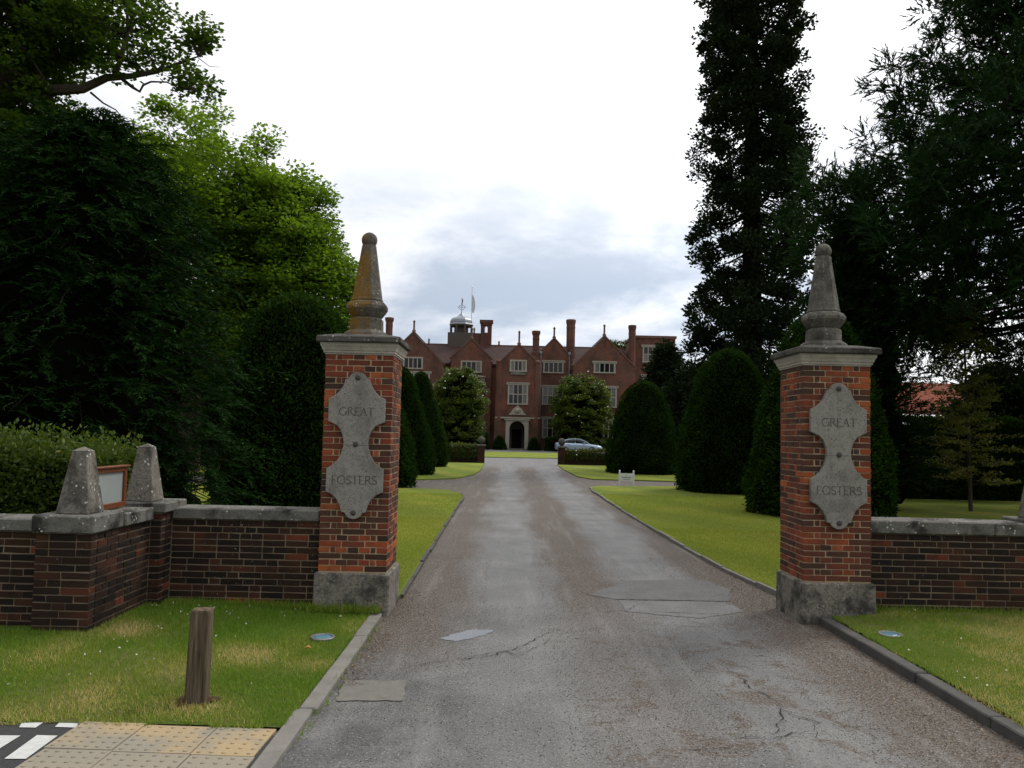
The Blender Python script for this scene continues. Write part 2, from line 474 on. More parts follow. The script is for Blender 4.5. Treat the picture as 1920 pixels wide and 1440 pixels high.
M['tactile_buff'] = tactile_mat('tactile_buff', (0.36, 0.27, 0.155))
M['tactile_grey'] = tactile_mat('tactile_grey', (0.27, 0.235, 0.18))


def wood_post():
    m, t, out = material('weathered_timber')
    p = wpos(t)
    g = t.noise(t.scale(p, (60, 60, 2.5)), 1.0, 5, 0.6)
    c = t.ramp(g, [(0.3, (0.040, 0.030, 0.020)), (0.52, (0.105, 0.080, 0.052)), (0.72, (0.19, 0.15, 0.10))])
    k = t.step(t.noise(p, 7, 3), 0.62, 0.72)
    c = t.mix(t.math('MULTIPLY', k, 0.7), c, (0.03, 0.022, 0.016))
    principled(t, out, c, 0.9, 0.15, t.bump(g, 0.7, 0.006))
    return m


M['weathered_timber'] = wood_post()


# ------------------------------------------------------------------ mesh helpers
class MB:
    def __init__(s):
        s.v, s.f = [], []

    def add(s, vs, fs):
        o = len(s.v)
        s.v += [tuple(map(float, q)) for q in vs]
        s.f += [tuple(i + o for i in f) for f in fs]
        return s

    def box(s, x0, x1, y0, y1, z0, z1):
        vs = [(x0, y0, z0), (x1, y0, z0), (x1, y1, z0), (x0, y1, z0), (x0, y0, z1), (x1, y0, z1), (x1, y1, z1), (x0, y1, z1)]
        return s.add(vs, [(0, 3, 2, 1), (4, 5, 6, 7), (0, 1, 5, 4), (1, 2, 6, 5), (2, 3, 7, 6), (3, 0, 4, 7)])

    def frustum(s, cx, cy, z0, z1, a0, b0, a1, b1):
        vs = [(cx + sx * a0, cy + sy * b0, z0) for sx, sy in ((-1, -1), (1, -1), (1, 1), (-1, 1))] + [(cx + sx * a1, cy + sy * b1, z1) for sx, sy in ((-1, -1), (1, -1), (1, 1), (-1, 1))]
        return s.add(vs, [(0, 3, 2, 1), (4, 5, 6, 7), (0, 1, 5, 4), (1, 2, 6, 5), (2, 3, 7, 6), (3, 0, 4, 7)])

    def lathe(s, prof, n, c, phase=0.0, shape=None):
        vs = []
        for r, z in prof:
            for i in range(n):
                a = phase + 2 * math.pi * i / n
                k = shape(i) if shape else 1.0
                vs.append((c[0] + r * k * math.cos(a), c[1] + r * k * math.sin(a), c[2] + z))
        fs = []
        for j in range(len(prof) - 1):
            for i in range(n):
                fs.append((j * n + i, j * n + (i + 1) % n, (j + 1) * n + (i + 1) % n, (j + 1) * n + i))
        fs.append(tuple(reversed(range(n))))
        fs.append(tuple((len(prof) - 1) * n + i for i in range(n)))
        return s.add(vs, fs)

    def prism_y(s, poly, y0, y1):       # poly of (x, z), extruded along y
        n = len(poly)
        vs = [(x, y0, z) for x, z in poly] + [(x, y1, z) for x, z in poly]
        fs = [tuple(range(n)), tuple(reversed(range(n, 2 * n)))] + [(i, i + n, (i + 1) % n + n, (i + 1) % n) for i in range(n)]
        return s.add(vs, fs)

    def prism_z(s, poly, z0, z1):
        n = len(poly)
        vs = [(x, y, z0) for x, y in poly] + [(x, y, z1) for x, y in poly]
        fs = [tuple(reversed(range(n))), tuple(range(n, 2 * n))] + [(i, (i + 1) % n, (i + 1) % n + n, i + n) for i in range(n)]
        return s.add(vs, fs)

    def tube(s, pts, rad, n=6):
        pts = [Vector(p) for p in pts]
        if not hasattr(rad, '__len__'):
            rad = [rad] * len(pts)
        vs = []
        for i, p in enumerate(pts):
            d = (pts[min(i + 1, len(pts) - 1)] - pts[max(i - 1, 0)]).normalized()
            a = d.cross(Vector((0, 0, 1)) if abs(d.z) < 0.9 else Vector((1, 0, 0))).normalized()
            b = d.cross(a)
            for k in range(n):
                t = 2 * math.pi * k / n
                vs.append(p + (a * math.cos(t) + b * math.sin(t)) * rad[i])
        fs = []
        for j in range(len(pts) - 1):
            for k in range(n):
                fs.append((j * n + k, (j + 1) * n + k, (j + 1) * n + (k + 1) % n, j * n + (k + 1) % n))
        fs.append(tuple(range(n)))
        fs.append(tuple(reversed(range((len(pts) - 1) * n, len(pts) * n))))
        return s.add(vs, fs)

    def obj(s, name, mat, parent=None, smooth=False, bevel=0.0):
        me = bpy.data.meshes.new(name)
        me.from_pydata(s.v, [], s.f)
        bm = bmesh.new()
        bm.from_mesh(me)
        bmesh.ops.recalc_face_normals(bm, faces=bm.faces)
        if bevel:
            bmesh.ops.bevel(bm, geom=[e for e in bm.edges], offset=bevel, segments=1, affect='EDGES', clamp_overlap=True)
        bm.to_mesh(me)
        bm.free()
        if smooth:
            me.shade_smooth()
        me.materials.append(mat)
        return link(name, me, parent)


BASE = {}


def link(name, data, parent=None):
    o = bpy.data.objects.new(name, data)
    C.objects.link(o)
    if parent is not None:
        o.parent = parent
        if parent.name in BASE:
            o.matrix_parent_inverse = BASE[parent.name].inverted()
    return o


def thing(name, label, cat, loc, group=None):
    o = bpy.data.objects.new(name, None)
    C.objects.link(o)
    o.empty_display_size = 0.2
    o.location = loc
    BASE[o.name] = Matrix.Translation(loc)
    return tag(o, label, cat, group, 'thing')


def tag(o, label=None, cat=None, group=None, kind=None):
    for k, v in (('label', label), ('category', cat), ('group', group), ('kind', kind)):
        if v:
            o[k] = v
    return o


def quad_mesh(name, V, k, tone, mat, parent=None):
    """V: (N, k, 3) corner positions of N separate k-gons."""
    N = len(V)
    me = bpy.data.meshes.new(name)
    me.vertices.add(N * k)
    me.vertices.foreach_set('co', np.ascontiguousarray(V, dtype=np.float32).reshape(-1))
    me.loops.add(N * k)
    me.loops.foreach_set('vertex_index', np.arange(N * k, dtype=np.int32))
    me.polygons.add(N)
    me.polygons.foreach_set('loop_start', np.arange(0, N * k, k, dtype=np.int32))
    at = me.attributes.new('tone', 'FLOAT', 'FACE')
    at.data.foreach_set('value', np.clip(tone, 0, 1).astype(np.float32))
    me.update(calc_edges=True)
    me.materials.append(mat)
    return link(name, me, parent)


def unit(a):
    return a / np.maximum(np.linalg.norm(a, axis=-1, keepdims=True), 1e-9)


def leaf_quads(P, A, Bw):
    """diamond leaves: base P, length vector A, half-width vector Bw"""
    return np.stack([P, P + 0.45 * A + Bw, P + A, P + 0.45 * A - Bw], 1)


def rdir(g, n):
    return unit(g.normal(size=(n, 3)))


def side_of(g, A):
    return unit(np.cross(A, rdir(g, len(A))))


def tubes_np(mb, segs, n=4):
    for pts, rad in segs:
        mb.tube(pts, rad, n)


# ------------------------------------------------------------------ ground, drive, kerbs
def smooth01(a):
    a = max(0.0, min(1.0, a))
    return a * a * (3 - 2 * a)


def vz_left(x, y):
    return 0.028 + 0.075 * smooth01((-1.5 - x) / 1.8) * smooth01((y - 4.85) / 1.4)


def vz_right(x, y):
    return 0.085 + 0.055 * smooth01((x - 3.3) / 0.6) * smooth01((y - 6.2) / 1.6)


def structure(o):
    o['kind'] = 'structure'
    return o


def flat(name, poly, z, mat, parent=None, thick=0.0):
    mb = MB()
    if thick:
        mb.prism_z(poly, z - thick, z)
    else:
        mb.add([(x, y, z) for x, y in poly], [tuple(range(len(poly)))])
    return mb.obj(name, mat, parent)


structure(flat('ground', [(-1500, -200), (1500, -200), (1500, 2500), (-1500, 2500)], -0.06, M['far_grass']))
drive = structure(flat('driveway', [(-34, -4), (40, -4), (40, 93), (-34, 93)], 0.0, M['asphalt']))

# lawns: low slabs standing on the surfaced area
structure(flat('lawn_near_left', [(-34, 8.62), (-1.12, 8.62), (-1.15, 12), (-1.18, 18), (-1.19, 21.6), (-1.36, 23.3), (-1.78, 24.5), (-2.4, 24.8), (-3.3, 24.9), (-34, 25.2)], 0.045, M['lawn'], thick=0.3))
structure(flat('lawn_far_left', [(-34, 29.4), (-3.36, 29.6), (-2.8, 29.95), (-1.96, 31.0), (-1.4, 34.1), (-1.27, 38.2), (-1.33, 46.9), (-34, 46.9)], 0.045, M['lawn'], thick=0.3))
structure(flat('lawn_near_right', [(3.24, 8.66), (40, 8.66), (40, 29.2), (6.15, 28.8), (4.2, 28.25), (3.2, 28.0), (2.87, 27.4), (2.77, 25.5), (2.78, 21.6), (2.86, 15), (3.0, 11)], 0.045, M['lawn'], thick=0.3))
structure(flat('lawn_far_right', [(40, 32.6), (40, 47.2), (3.0, 47.2), (2.92, 44.9), (2.89, 40.3), (3.01, 34.3), (3.5, 32.4), (4.8, 32.3), (6.84, 32.2)], 0.045, M['lawn'], thick=0.3))
structure(flat('lawn_forecourt', [(-14, 58.0), (14, 60.5), (14, 77), (-14, 75)], 0.05, M['lawn'], thick=0.3))


def verge(name, x0, x1, y0, y1, zf, mat, n=26):
    mb = MB()
    vs, fs = [], []
    for j in range(n + 1):
        for i in range(n + 1):
            x, y = x0 + (x1 - x0) * i / n, y0 + (y1 - y0) * j / n
            vs.append((x, y, zf(x, y) + 0.006 * math.sin(7 * x + 3 * y) * math.sin(5 * y - 2 * x)))
    for j in range(n):
        for i in range(n):
            a = j * (n + 1) + i
            fs.append((a, a + 1, a + n + 2, a + n + 1))
    mb.add(vs, fs)
    return structure(mb.obj(name, mat, smooth=True))


verge('verge_left', -9.0, -1.30, 4.86, 8.6, vz_left, M['verge'])
verge('verge_right', 3.22, 10.0, 1.5, 8.64, vz_right, M['verge'])
vl = bpy.data.objects['verge_left']
soil = flat('bare_soil', [(-1.975 + (0.13 + 0.03 * math.sin(5 * a)) * math.cos(a), 5.27 + (0.11 + 0.025 * math.sin(3 * a + 1)) * math.sin(a)) for a in [i * math.pi / 12 for i in range(24)]], 0.037, M['soil'], vl)
footway = structure(flat('footway', [(-9, 1.5), (-1.30, 1.5), (-1.30, 4.74), (-2.46, 4.87), (-9, 4.87)], 0.020, M['footway']))

g = random.Random(5)


def kerb_run(name, x, w, y0, y1, z, mat, step=0.915, wob=0.012):
    root = structure(bpy.data.objects.new(name, None))
    C.objects.link(root)
    y = y0
    while y < y1 - 0.05:
        e = min(y + step, y1)
        dx = g.uniform(-wob, wob)
        mb = MB().box(x - w / 2 + dx, x + w / 2 + dx, y + 0.004, e - 0.004, -0.15, z + g.uniform(-0.006, 0.006))
        mb.obj('kerb_stone', mat, root, bevel=0.009)
        y = e
    return root


kerb_run('kerb_left', -1.24, 0.115, 1.5, 8.0, 0.036, M['kerb'])
kerb_run('kerb_right', 3.150, 0.11, 1.5, 7.9, 0.080, M['kerb_dark'])


def edging(name, pts, mat):
    root = structure(bpy.data.objects.new(name, None))
    C.objects.link(root)
    for (a, b) in zip(pts[:-1], pts[1:]):
        a, b = Vector((*a, 0)), Vector((*b, 0))
        n = max(1, int((b - a).length / 0.95))
        nv = Vector((-(b - a).y, (b - a).x, 0)).normalized() * 0.022
        for i in range(n):
            p, q = a.lerp(b, i / n + 0.004), a.lerp(b, (i + 1) / n - 0.004)
            z = 0.050 + g.uniform(-0.012, 0.012)
            off = nv * g.uniform(-0.5, 0.5)
            vs = [p - nv + off, q - nv + off, q + nv + off, p + nv + off]
            MB().prism_z([(v.x, v.y) for v in vs], -0.1, z).obj('edging_board', mat, root)
    return root


edging('edging_right', [(3.22, 8.7), (2.98, 11), (2.84, 15), (2.76, 21.6), (2.75, 25.5), (2.85, 27.4), (3.2, 28.03)], M['kerb'])
edging('edging_left', [(-1.10, 8.7), (-1.13, 12), (-1.16, 18), (-1.17, 21.6), (-1.34, 23.3), (-1.76, 24.52)], M['kerb_dark'])

# road markings and tactile pavers on the footway
for poly in ([(-2.82, 4.77), (-2.84, 4.85), (-2.73, 4.86), (-2.72, 4.78)], [(-2.62, 4.79), (-2.63, 4.86), (-2.51, 4.86), (-2.49, 4.79)],
             [(-2.63, 4.34), (-2.65, 4.66), (-2.53, 4.66), (-2.51, 4.34)], [(-2.86, 4.34), (-2.85, 4.65), (-2.74, 4.65), (-2.74, 4.34)], [(-2.63, 3.9), (-2.63, 4.22), (-2.51, 4.22), (-2.51, 3.9)]):
    rr = [(x + g.uniform(-.006, .006), y + g.uniform(-.006, .006)) for x, y in poly]
    flat('painted_marking', rr, 0.0245, M['road_paint'], footway)


def tile_mesh(name, w, d, mat):
    mb = MB().box(-w / 2, w / 2, -d / 2, d / 2, -0.05, 0.0)
    bm = bmesh.new()
    nx = max(2, round(w / 0.067))
    for i in range(nx):
        for j in range(6):
            x = -w / 2 + (i + 0.5) * w / nx
            y = -d / 2 + (j + 0.5) * d / 6
            mb.lathe([(0.0125, 0.0), (0.0115, 0.004), (0.006, 0.0062)], 8, (x, y, 0.0))
    me = bpy.data.meshes.new(name)
    me.from_pydata(mb.v, [], mb.f)
    bm.from_mesh(me)
    bmesh.ops.recalc_face_normals(bm, faces=bm.faces)
    bm.to_mesh(me)
    bm.free()
    me.materials.append(mat)
    return me


tms = {(k, w): tile_mesh('paving_tile', w, 0.395, M[k]) for k in ('tactile_buff', 'tactile_grey') for w in (0.375, 0.425, 0.345)}
for row, (yc, key) in enumerate(((4.625, 'tactile_buff'), (4.22, 'tactile_grey'), (3.82, 'tactile_grey'))):
    for xc, w in ((-2.305, 0.375), (-1.90, 0.425), (-1.505, 0.345)):
        o = link('paving_tile', tms[(key, w)], footway)
        o.location = (xc, yc + 0.05 * (-1.5 - xc), 0.030 + g.uniform(-0.003, 0.003))
        o.rotation_euler = (g.uniform(-.006, .006), g.uniform(-.006, .006), R(-1.6 + g.uniform(-.5, .5)))

# patches, cracks and puddle in the drive
def rough_poly(poly, amp, n=7, seed=1):
    q = random.Random(seed)
    out = []
    for a, b in zip(poly, poly[1:] + poly[:1]):
        for i in range(n):
            k = i / n
            out.append((a[0] + (b[0] - a[0]) * k + q.uniform(-amp, amp), a[1] + (b[1] - a[1]) * k + q.uniform(-amp, amp)))
    return out


flat('surface_patch', rough_poly([(0.95, 9.12), (1.56, 10.05), (2.15, 10.2), (2.58, 10.1), (2.68, 9.6), (2.50, 8.92), (1.26, 8.88)], 0.013, 10), 0.0045, M['patch_dark'], drive)
flat('surface_patch', rough_poly([(1.26, 8.85), (2.46, 8.86), (2.50, 8.42), (1.95, 8.05), (1.25, 8.30)], 0.014, 9, seed=3), 0.004, M['patch_light'], drive)
flat('surface_patch', rough_poly([(-1.13, 5.84), (-0.70, 5.87), (-0.66, 5.44), (-1.10, 5.40)], 0.012, seed=4), 0.006, M['concrete'], drive)
mw, tw, ow = material('wet')
principled(tw, ow, (0.075, 0.073, 0.070), 0.06, 0.6)
M['wet'] = mw
flat('puddle', rough_poly([(-0.55, 7.05), (-0.46, 7.22), (-0.30, 7.40), (-0.06, 7.42), (-0.14, 7.27), (-0.28, 7.08), (-0.42, 6.99)], 0.012, 5, 9), 0.0035, M['wet'], drive)

cracks = [
    ([(-0.87, 6.07), (-0.58, 6.32), (-0.36, 6.42), (-0.11, 6.54), (0.10, 6.79), (0.22, 6.97), (0.35, 7.25), (0.48, 7.46), (0.71, 7.46)], 0.011),
    ([(0.10, 6.59), (0.25, 6.80), (0.35, 6.95), (0.43, 7.21)], 0.009),
    ([(-0.47, 6.54), (-0.32, 6.46), (-0.15, 6.60), (0.03, 6.71), (0.12, 6.55), (0.25, 6.73)], 0.009),
    ([(0.91, 9.19), (0.99, 9.04), (1.22, 8.87), (1.74, 8.90), (2.43, 8.88), (2.49, 8.59)], 0.015),
    ([(0.65, 8.06), (0.93, 8.23), (1.26, 8.32), (1.47, 8.71)], 0.011),
    ([(1.35, 8.27), (1.74, 8.29), (2.08, 8.26), (2.49, 8.28)], 0.010),
    ([(0.96, 7.72), (1.31, 7.75), (1.61, 7.69), (1.94, 7.72), (2.01, 7.51)], 0.010),
    ([(1.76, 6.31), (1.80, 6.09), (1.80, 5.85), (1.87, 5.69), (1.88, 5.48), (1.80, 5.2), (1.62, 4.89)], 0.013),
    ([(1.86, 5.59), (1.85, 5.42), (1.91, 5.30), (1.99, 5.21), (2.14, 5.15), (2.25, 5.09), (2.40, 5.08)], 0.010),
    ([(1.97, 5.15), (1.93, 4.98), (1.88, 4.86)], 0.009),
    ([(1.61, 4.90), (1.68, 4.91), (1.78, 4.99), (1.91, 4.99)], 0.009),
    ([(1.01, 4.67), (1.16, 4.71), (1.27, 4.73), (1.36, 4.77)], 0.009),
    ([(1.22, 4.85), (1.48, 4.91), (1.64, 4.90), (1.77, 4.98)], 0.008),
]
for i, (pl, w) in enumerate(cracks):
    q = random.Random(40 + i)
    pts = []
    for a, b in zip(pl[:-1], pl[1:]):
        n = max(2, int(math.hypot(b[0] - a[0], b[1] - a[1]) / 0.035))
        for k in range(n):
            f = k / n
            pts.append((a[0] + (b[0] - a[0]) * f + q.gauss(0, 0.010), a[1] + (b[1] - a[1]) * f + q.gauss(0, 0.010)))
    vs, fs = [], []
    for k, p in enumerate(pts):
        a, b = pts[max(0, k - 1)], pts[min(len(pts) - 1, k + 1)]
        dx, dy = b[0] - a[0], b[1] - a[1]
        L = math.hypot(dx, dy) or 1
        hw = 0.32 * w * q.uniform(0.15, 1.5) * (0.2 + math.sin(math.pi * (k + 0.5) / len(pts)))
        vs += [(p[0] - dy / L * hw, p[1] + dx / L * hw, 0.0075), (p[0] + dy / L * hw, p[1] - dx / L * hw, 0.0075)]
        if k:
            fs.append((2 * k - 2, 2 * k - 1, 2 * k + 1, 2 * k))
    MB().add(vs, fs).obj('crack', M['crack'], drive)


# ------------------------------------------------------------------ bricks
def brick_mesh(name, L, H, D, mat, seed):
    q = random.Random(seed)
    bm = bmesh.new()
    bmesh.ops.create_cube(bm, size=1.0)
    for v in bm.verts:
        v.co = Vector((v.co.x * L, v.co.y * D, v.co.z * H))
    bmesh.ops.bevel(bm, geom=list(bm.edges), offset=0.0030, segments=1, affect='EDGES')
    for v in bm.verts:
        v.co += Vector((q.uniform(-.0030, .0030), q.uniform(-.0020, .0020), q.uniform(-.0026, .0026)))
    me = bpy.data.meshes.new(name)
    bm.to_mesh(me)
    bm.free()
    me.materials.append(mat)
    return me


BRICKS = {}


def brick_data(L, H, D, mat, q):
    k = (round(L, 3), round(H, 3), round(D, 3), mat, q.randrange(6))
    if k not in BRICKS:
        BRICKS[k] = brick_mesh('brick', L, H, D, M[mat], len(BRICKS))
    return BRICKS[k]


def lay(parent, specs, q, mat, name='brick', jit=0.002):
    """specs: (cx, cy, cz, length along x, height, depth along y)"""
    for cx, cy, cz, L, H, D in specs:
        o = link(name, brick_data(L, H, D, mat, q), parent)
        o.location = (cx + q.uniform(-jit, jit) * 0.6, cy + q.uniform(-jit, jit), cz + q.uniform(-jit, jit) * 0.5)
        o.rotation_euler = (0, 0, q.uniform(-.006, .006))


def lay_joined(parent, specs, q, mat, name):
    mb = MB()
    for cx, cy, cz, L, H, D in specs:
        dx, dy = q.uniform(-.001, .001), q.uniform(-.002, .002)
        mb.box(cx - L / 2 + dx, cx + L / 2 + dx, cy - D / 2 + dy, cy + D / 2 + dy, cz - H / 2, cz + H / 2)
    o = mb.obj(name, M[mat], parent)
    o['kind'] = 'stuff'
    return o


# plaque outline for one half, mirrored left-right; z measured from the plaque's foot
def arc(cx, cz, r, a0, a1, n=9):
    return [(cx + r * math.cos(R(a0 + (a1 - a0) * i / n)), cz + r * math.sin(R(a0 + (a1 - a0) * i / n))) for i in range(n + 1)]


def quarter(x0, z0, x1, z1, n=8):
    """concave sweep from (x0,z0) to (x1,z1)"""
    return [(x1 + (x0 - x1) * math.cos(math.pi / 2 * i / n) * 1.0, z0 + (z1 - z0) * math.sin(math.pi / 2 * i / n)) for i in range(n + 1)]


def plaque_half():
    h = []
    h += [(0.0, 0.0), (0.035, 0.006), (0.062, 0.022), (0.082, 0.046), (0.088, 0.064), (0.118, 0.064)]
    h += [(0.135, 0.125), (0.165, 0.185), (0.215, 0.235), (0.279, 0.265)]
    h += [(0.279, 0.490)]
    h += [(0.235, 0.515), (0.185, 0.560), (0.148, 0.620), (0.126, 0.690), (0.119, 0.745)]
    h += [(0.126, 0.800), (0.150, 0.865), (0.190, 0.915), (0.279, 0.955)]
    h += [(0.279, 1.180)]
    h += [(0.215, 1.212), (0.165, 1.262), (0.135, 1.320), (0.118, 1.375), (0.088, 1.378), (0.082, 1.400), (0.062, 1.425), (0.035, 1.440), (0.0, 1.445)]
    return h


def strokes(ch):
    """letter in a unit-high box: list of (polyline, relative width); returns advance"""
    T, N = 1.0, 0.45
    A = lambda cx, cz, rx, rz, a0, a1, n=14: [(cx + rx * math.cos(R(a0 + (a1 - a0) * i / n)), cz + rz * math.sin(R(a0 + (a1 - a0) * i / n))) for i in range(n + 1)]
    sr = lambda x, z, w=0.09: ([(x - w, z), (x + w, z)], N)
    if ch == 'G':
        return [(A(0.5, 0.5, 0.46, 0.5, 48, 325, 22), T * 0.85), ([(0.88, 0.0 + 0.18), (0.88, 0.46)], T), sr(0.86, 0.46, 0.13)], 1.02
    if ch == 'R':
        return [([(0.12, 0), (0.12, 1)], T), (A(0.30, 0.76, 0.28, 0.24, 90, -90), T * 0.85), ([(0.12, 1.0), (0.30, 1.0)], N), ([(0.12, 0.52), (0.32, 0.52)], N), ([(0.34, 0.52), (0.80, 0.0)], T), sr(0.12, 0), sr(0.80, 0, 0.06)], 0.84
    if ch == 'E':
        return [([(0.12, 0), (0.12, 1)], T), ([(0.03, 1), (0.58, 1)], N), ([(0.12, 0.53), (0.50, 0.53)], N), ([(0.03, 0), (0.60, 0)], N), ([(0.58, 1), (0.58, 0.87)], N), ([(0.60, 0), (0.62, 0.14)], N)], 0.72
    if ch == 'A':
        return [([(0.10, 0), (0.44, 1)], N), ([(0.44, 1), (0.80, 0)], T), ([(0.24, 0.36), (0.66, 0.36)], N), sr(0.10, 0), sr(0.80, 0)], 0.92
    if ch == 'T':
        return [([(0.42, 0), (0.42, 1)], T), ([(0.02, 1), (0.82, 1)], N), ([(0.02, 1), (0.02, 0.86)], N), ([(0.82, 1), (0.82, 0.86)], N), sr(0.42, 0, 0.12)], 0.88
    if ch == 'F':
        return [([(0.12, 0), (0.12, 1)], T), ([(0.03, 1), (0.58, 1)], N), ([(0.12, 0.52), (0.48, 0.52)], N), ([(0.58, 1), (0.58, 0.87)], N), sr(0.12, 0)], 0.70
    if ch == 'O':
        return [(A(0.5, 0.5, 0.46, 0.5, 0, 360, 28), T * 0.8)], 1.04
    if ch == 'S':
        return [(A(0.32, 0.75, 0.22, 0.25, 35, 270, 12) + A(0.32, 0.26, 0.24, 0.25, 90, -145, 12), T * 0.8)], 0.66
    return [], 0.5


def lettering(text, x0, x1, z0, z1, y, mat, parent):
    wid = sum(strokes(c)[1] for c in text)
    sx, sz = (x1 - x0) / wid, z1 - z0
    mb = MB()
    x = x0
    w0 = 0.0095
    for c in text:
        st, adv = strokes(c)
        for pl, wf in st:
            pts = [Vector((x + px * sx, z0 + pz * sz)) for px, pz in pl]
            hw = w0 * wf / 2
            vs, fs = [], []
            for i, p in enumerate(pts):
                d = (pts[min(i + 1, len(pts) - 1)] - pts[max(i - 1, 0)]).normalized()
                nrm = Vector((-d.y, d.x)) * hw
                vs += [(p.x + nrm.x, y, p.y + nrm.y), (p.x - nrm.x, y, p.y - nrm.y)]
                if i:
                    fs.append((2 * i - 2, 2 * i, 2 * i + 1, 2 * i - 1))
            mb.add(vs, fs)
            y -= 0.00012
        x += adv * sx
    return mb.obj('lettering', mat, parent)


def inside_plaque(x, z, half):
    """true when the point lies well behind the plaque"""
    zs = sorted(half, key=lambda p: p[1])
    for a, b in zip(zs[:-1], zs[1:]):
        if a[1] <= z <= b[1]:
            k = (z - a[1]) / max(b[1] - a[1], 1e-6)
            return abs(x) < a[0] + (b[0] - a[0]) * k
    return False


def gate_pillar(label, x0, y0, side, finial_mat, seed):
    W, zb, zt = 0.675, 0.414, 2.561
    q = random.Random(seed)
    cx, cy = x0 + W / 2, y0 + W / 2
    t = thing('gate_pillar', label, 'gate pillar', (cx, cy, 0), 'gate pillars flanking the drive')
    MB().frustum(cx, cy, -0.3, zb - 0.012, 0.375, 0.375, 0.368, 0.368).obj('plinth', M['plinth'], t, bevel=0.012)
    # mortar body stands back from the brick faces
    MB().box(x0 + 0.0062, x0 + W - 0.0062, y0 + 0.0062, y0 + W - 0.0062, zb - 0.02, zt + 0.02).obj('mortar_joints', M['mortar'], t)
    n = 36
    H = (zt - zb) / n
    bh = H - 0.0095
    half = plaque_half()
    front, rest = [], []
    j = 0.0095
    for i in range(n):
        z = zb + (i + 0.5) * H
        edge = []
        if i % 2 == 0:          # stretchers front and back, headers on the flanks
            for k in range(3):
                edge.append((cx + (k - 1) * (W / 3 + 0.0038), y0 + 0.05125, z, 0.225 - j, bh, 0.1025, 'f'))
                edge.append((cx + (k - 1) * (W / 3 + 0.0038), y0 + W - 0.05125, z, 0.225 - j, bh, 0.1025, 'b'))
            for sx, xx in ((-1, x0 + 0.1065), (1, x0 + W - 0.1065)):
                for yy, L in ((0.1406, 0.05625), (0.225, 0.1125), (0.3375, 0.1125), (0.45, 0.1125), (0.5344, 0.05625)):
                    edge.append((xx, y0 + yy, z, 0.213, bh, L - j, 's%d' % sx))
        else:
            for sx, xx in ((-1, x0 + 0.05125), (1, x0 + W - 0.05125)):
                for k in range(3):
                    edge.append((xx, cy + (k - 1) * (W / 3 + 0.0038), z, 0.1025, bh, 0.225 - j, ('c' if k == 0 else 's') + str(sx)))
            for xx, L in ((0.1406, 0.05625), (0.225, 0.1125), (0.3375, 0.1125), (0.45, 0.1125), (0.5344, 0.05625)):
                edge.append((x0 + xx, y0 + 0.1065, z, L - j, bh, 0.213, 'f'))
                edge.append((x0 + xx, y0 + W - 0.1065, z, L - j, bh, 0.213, 'b'))
        for e in edge:
            k = e[6]
            seen = k == 'f' or k[0] == 'c' or k == 's%d' % side
            if k == 'f':
                hidden = all(inside_plaque(e[0] + dx - cx, z - 0.93 + dz, half) for dx in (-e[3] / 2, e[3] / 2) for dz in (-0.02, 0.02))
                seen = seen and not hidden
            (front if seen else rest).append(e[:6])
    if len(front) > 300:
        rest += front[300:]
        front = front[:300]
    lay(t, front, q, 'pillar_brick')
    lay_joined(t, rest, q, 'pillar_brick', 'rear_bricks')
    # moulded white cornice and the weathered slab over it
    s2 = math.sqrt(2)
    hw = W / 2
    prof = [(hw - 0.05, 2.55), (hw + 0.006, 2.551), (hw + 0.006, 2.566), (hw + 0.018, 2.568), (hw + 0.018, 2.588), (hw + 0.026, 2.592), (hw + 0.034, 2.618), (hw + 0.046, 2.640), (hw + 0.048, 2.668), (hw - 0.05, 2.669)]
    MB().lathe([(r * s2, z) for r, z in prof], 4, (cx, cy, 0), R(45)).obj('cornice', M['cornice'], t)
    prof = [(hw, 2.6705), (hw + 0.076, 2.671), (hw + 0.082, 2.680), (hw + 0.080, 2.722), (hw + 0.070, 2.732), (0.24, 2.772), (0.1, 2.775)]
    slab = MB().lathe([(r * s2, z) for r, z in prof], 4, (cx, cy, 0), R(45))
    slab.obj('cap_slab', M['cap_stone'], t)
    # octagonal finial: foot, neck, cushion, tapering shaft, ball
    c8 = 1 / math.cos(R(22.5))
    oct_shape = lambda i: 1.0
    foot = [(0.23, 2.76), (0.215, 2.80), (0.178, 2.83), (0.166, 2.835), (0.163, 2.94), (0.158, 2.955), (0.140, 2.968)]
    fo = MB().lathe([(r * c8, z) for r, z in foot], 8, (cx, cy, 0), R(22.5), oct_shape).obj('finial', finial_mat, t)
    cush = [(0.138, 2.966), (0.150, 2.975), (0.182, 3.02), (0.203, 3.055), (0.205, 3.085), (0.188, 3.118), (0.160, 3.135), (0.146, 3.138)]
    MB().lathe([(r * c8, z) for r, z in cush], 8, (cx, cy, 0), R(22.5)).obj('cushion', finial_mat, fo)
    shaft = [(0.152, 3.138), (0.156, 3.146), (0.154, 3.160), (0.147, 3.170), (0.069, 3.735), (0.05, 3.745)]
    MB().lathe([(r * c8, z) for r, z in shaft], 8, (cx, cy, 0), R(22.5)).obj('shaft', finial_mat, fo)
    ball = [(0.083 * math.sin(R(a)), 3.790 - 0.083 * math.cos(R(a))) for a in range(20, 181, 16)]
    MB().lathe([(max(r, 0.003), z) for r, z in ball], 18, (cx, cy, 0)).obj('ball', finial_mat, fo, smooth=True)
    # name plaque
    py = y0 - 0.048
    poly = [(cx + x, 0.93 + z) for x, z in half] + [(cx - x, 0.93 + z) for x, z in reversed(half[1:-1])]
    pl = MB().prism_y(poly, py, y0 + 0.004).obj('name_plaque', M['plaque'], t, bevel=0.004)
    MB().box(cx - 0.117, cx + 0.117, py - 0.0012, py, 1.6515, 1.6545).obj('plaque_joint', M['letter'], pl)
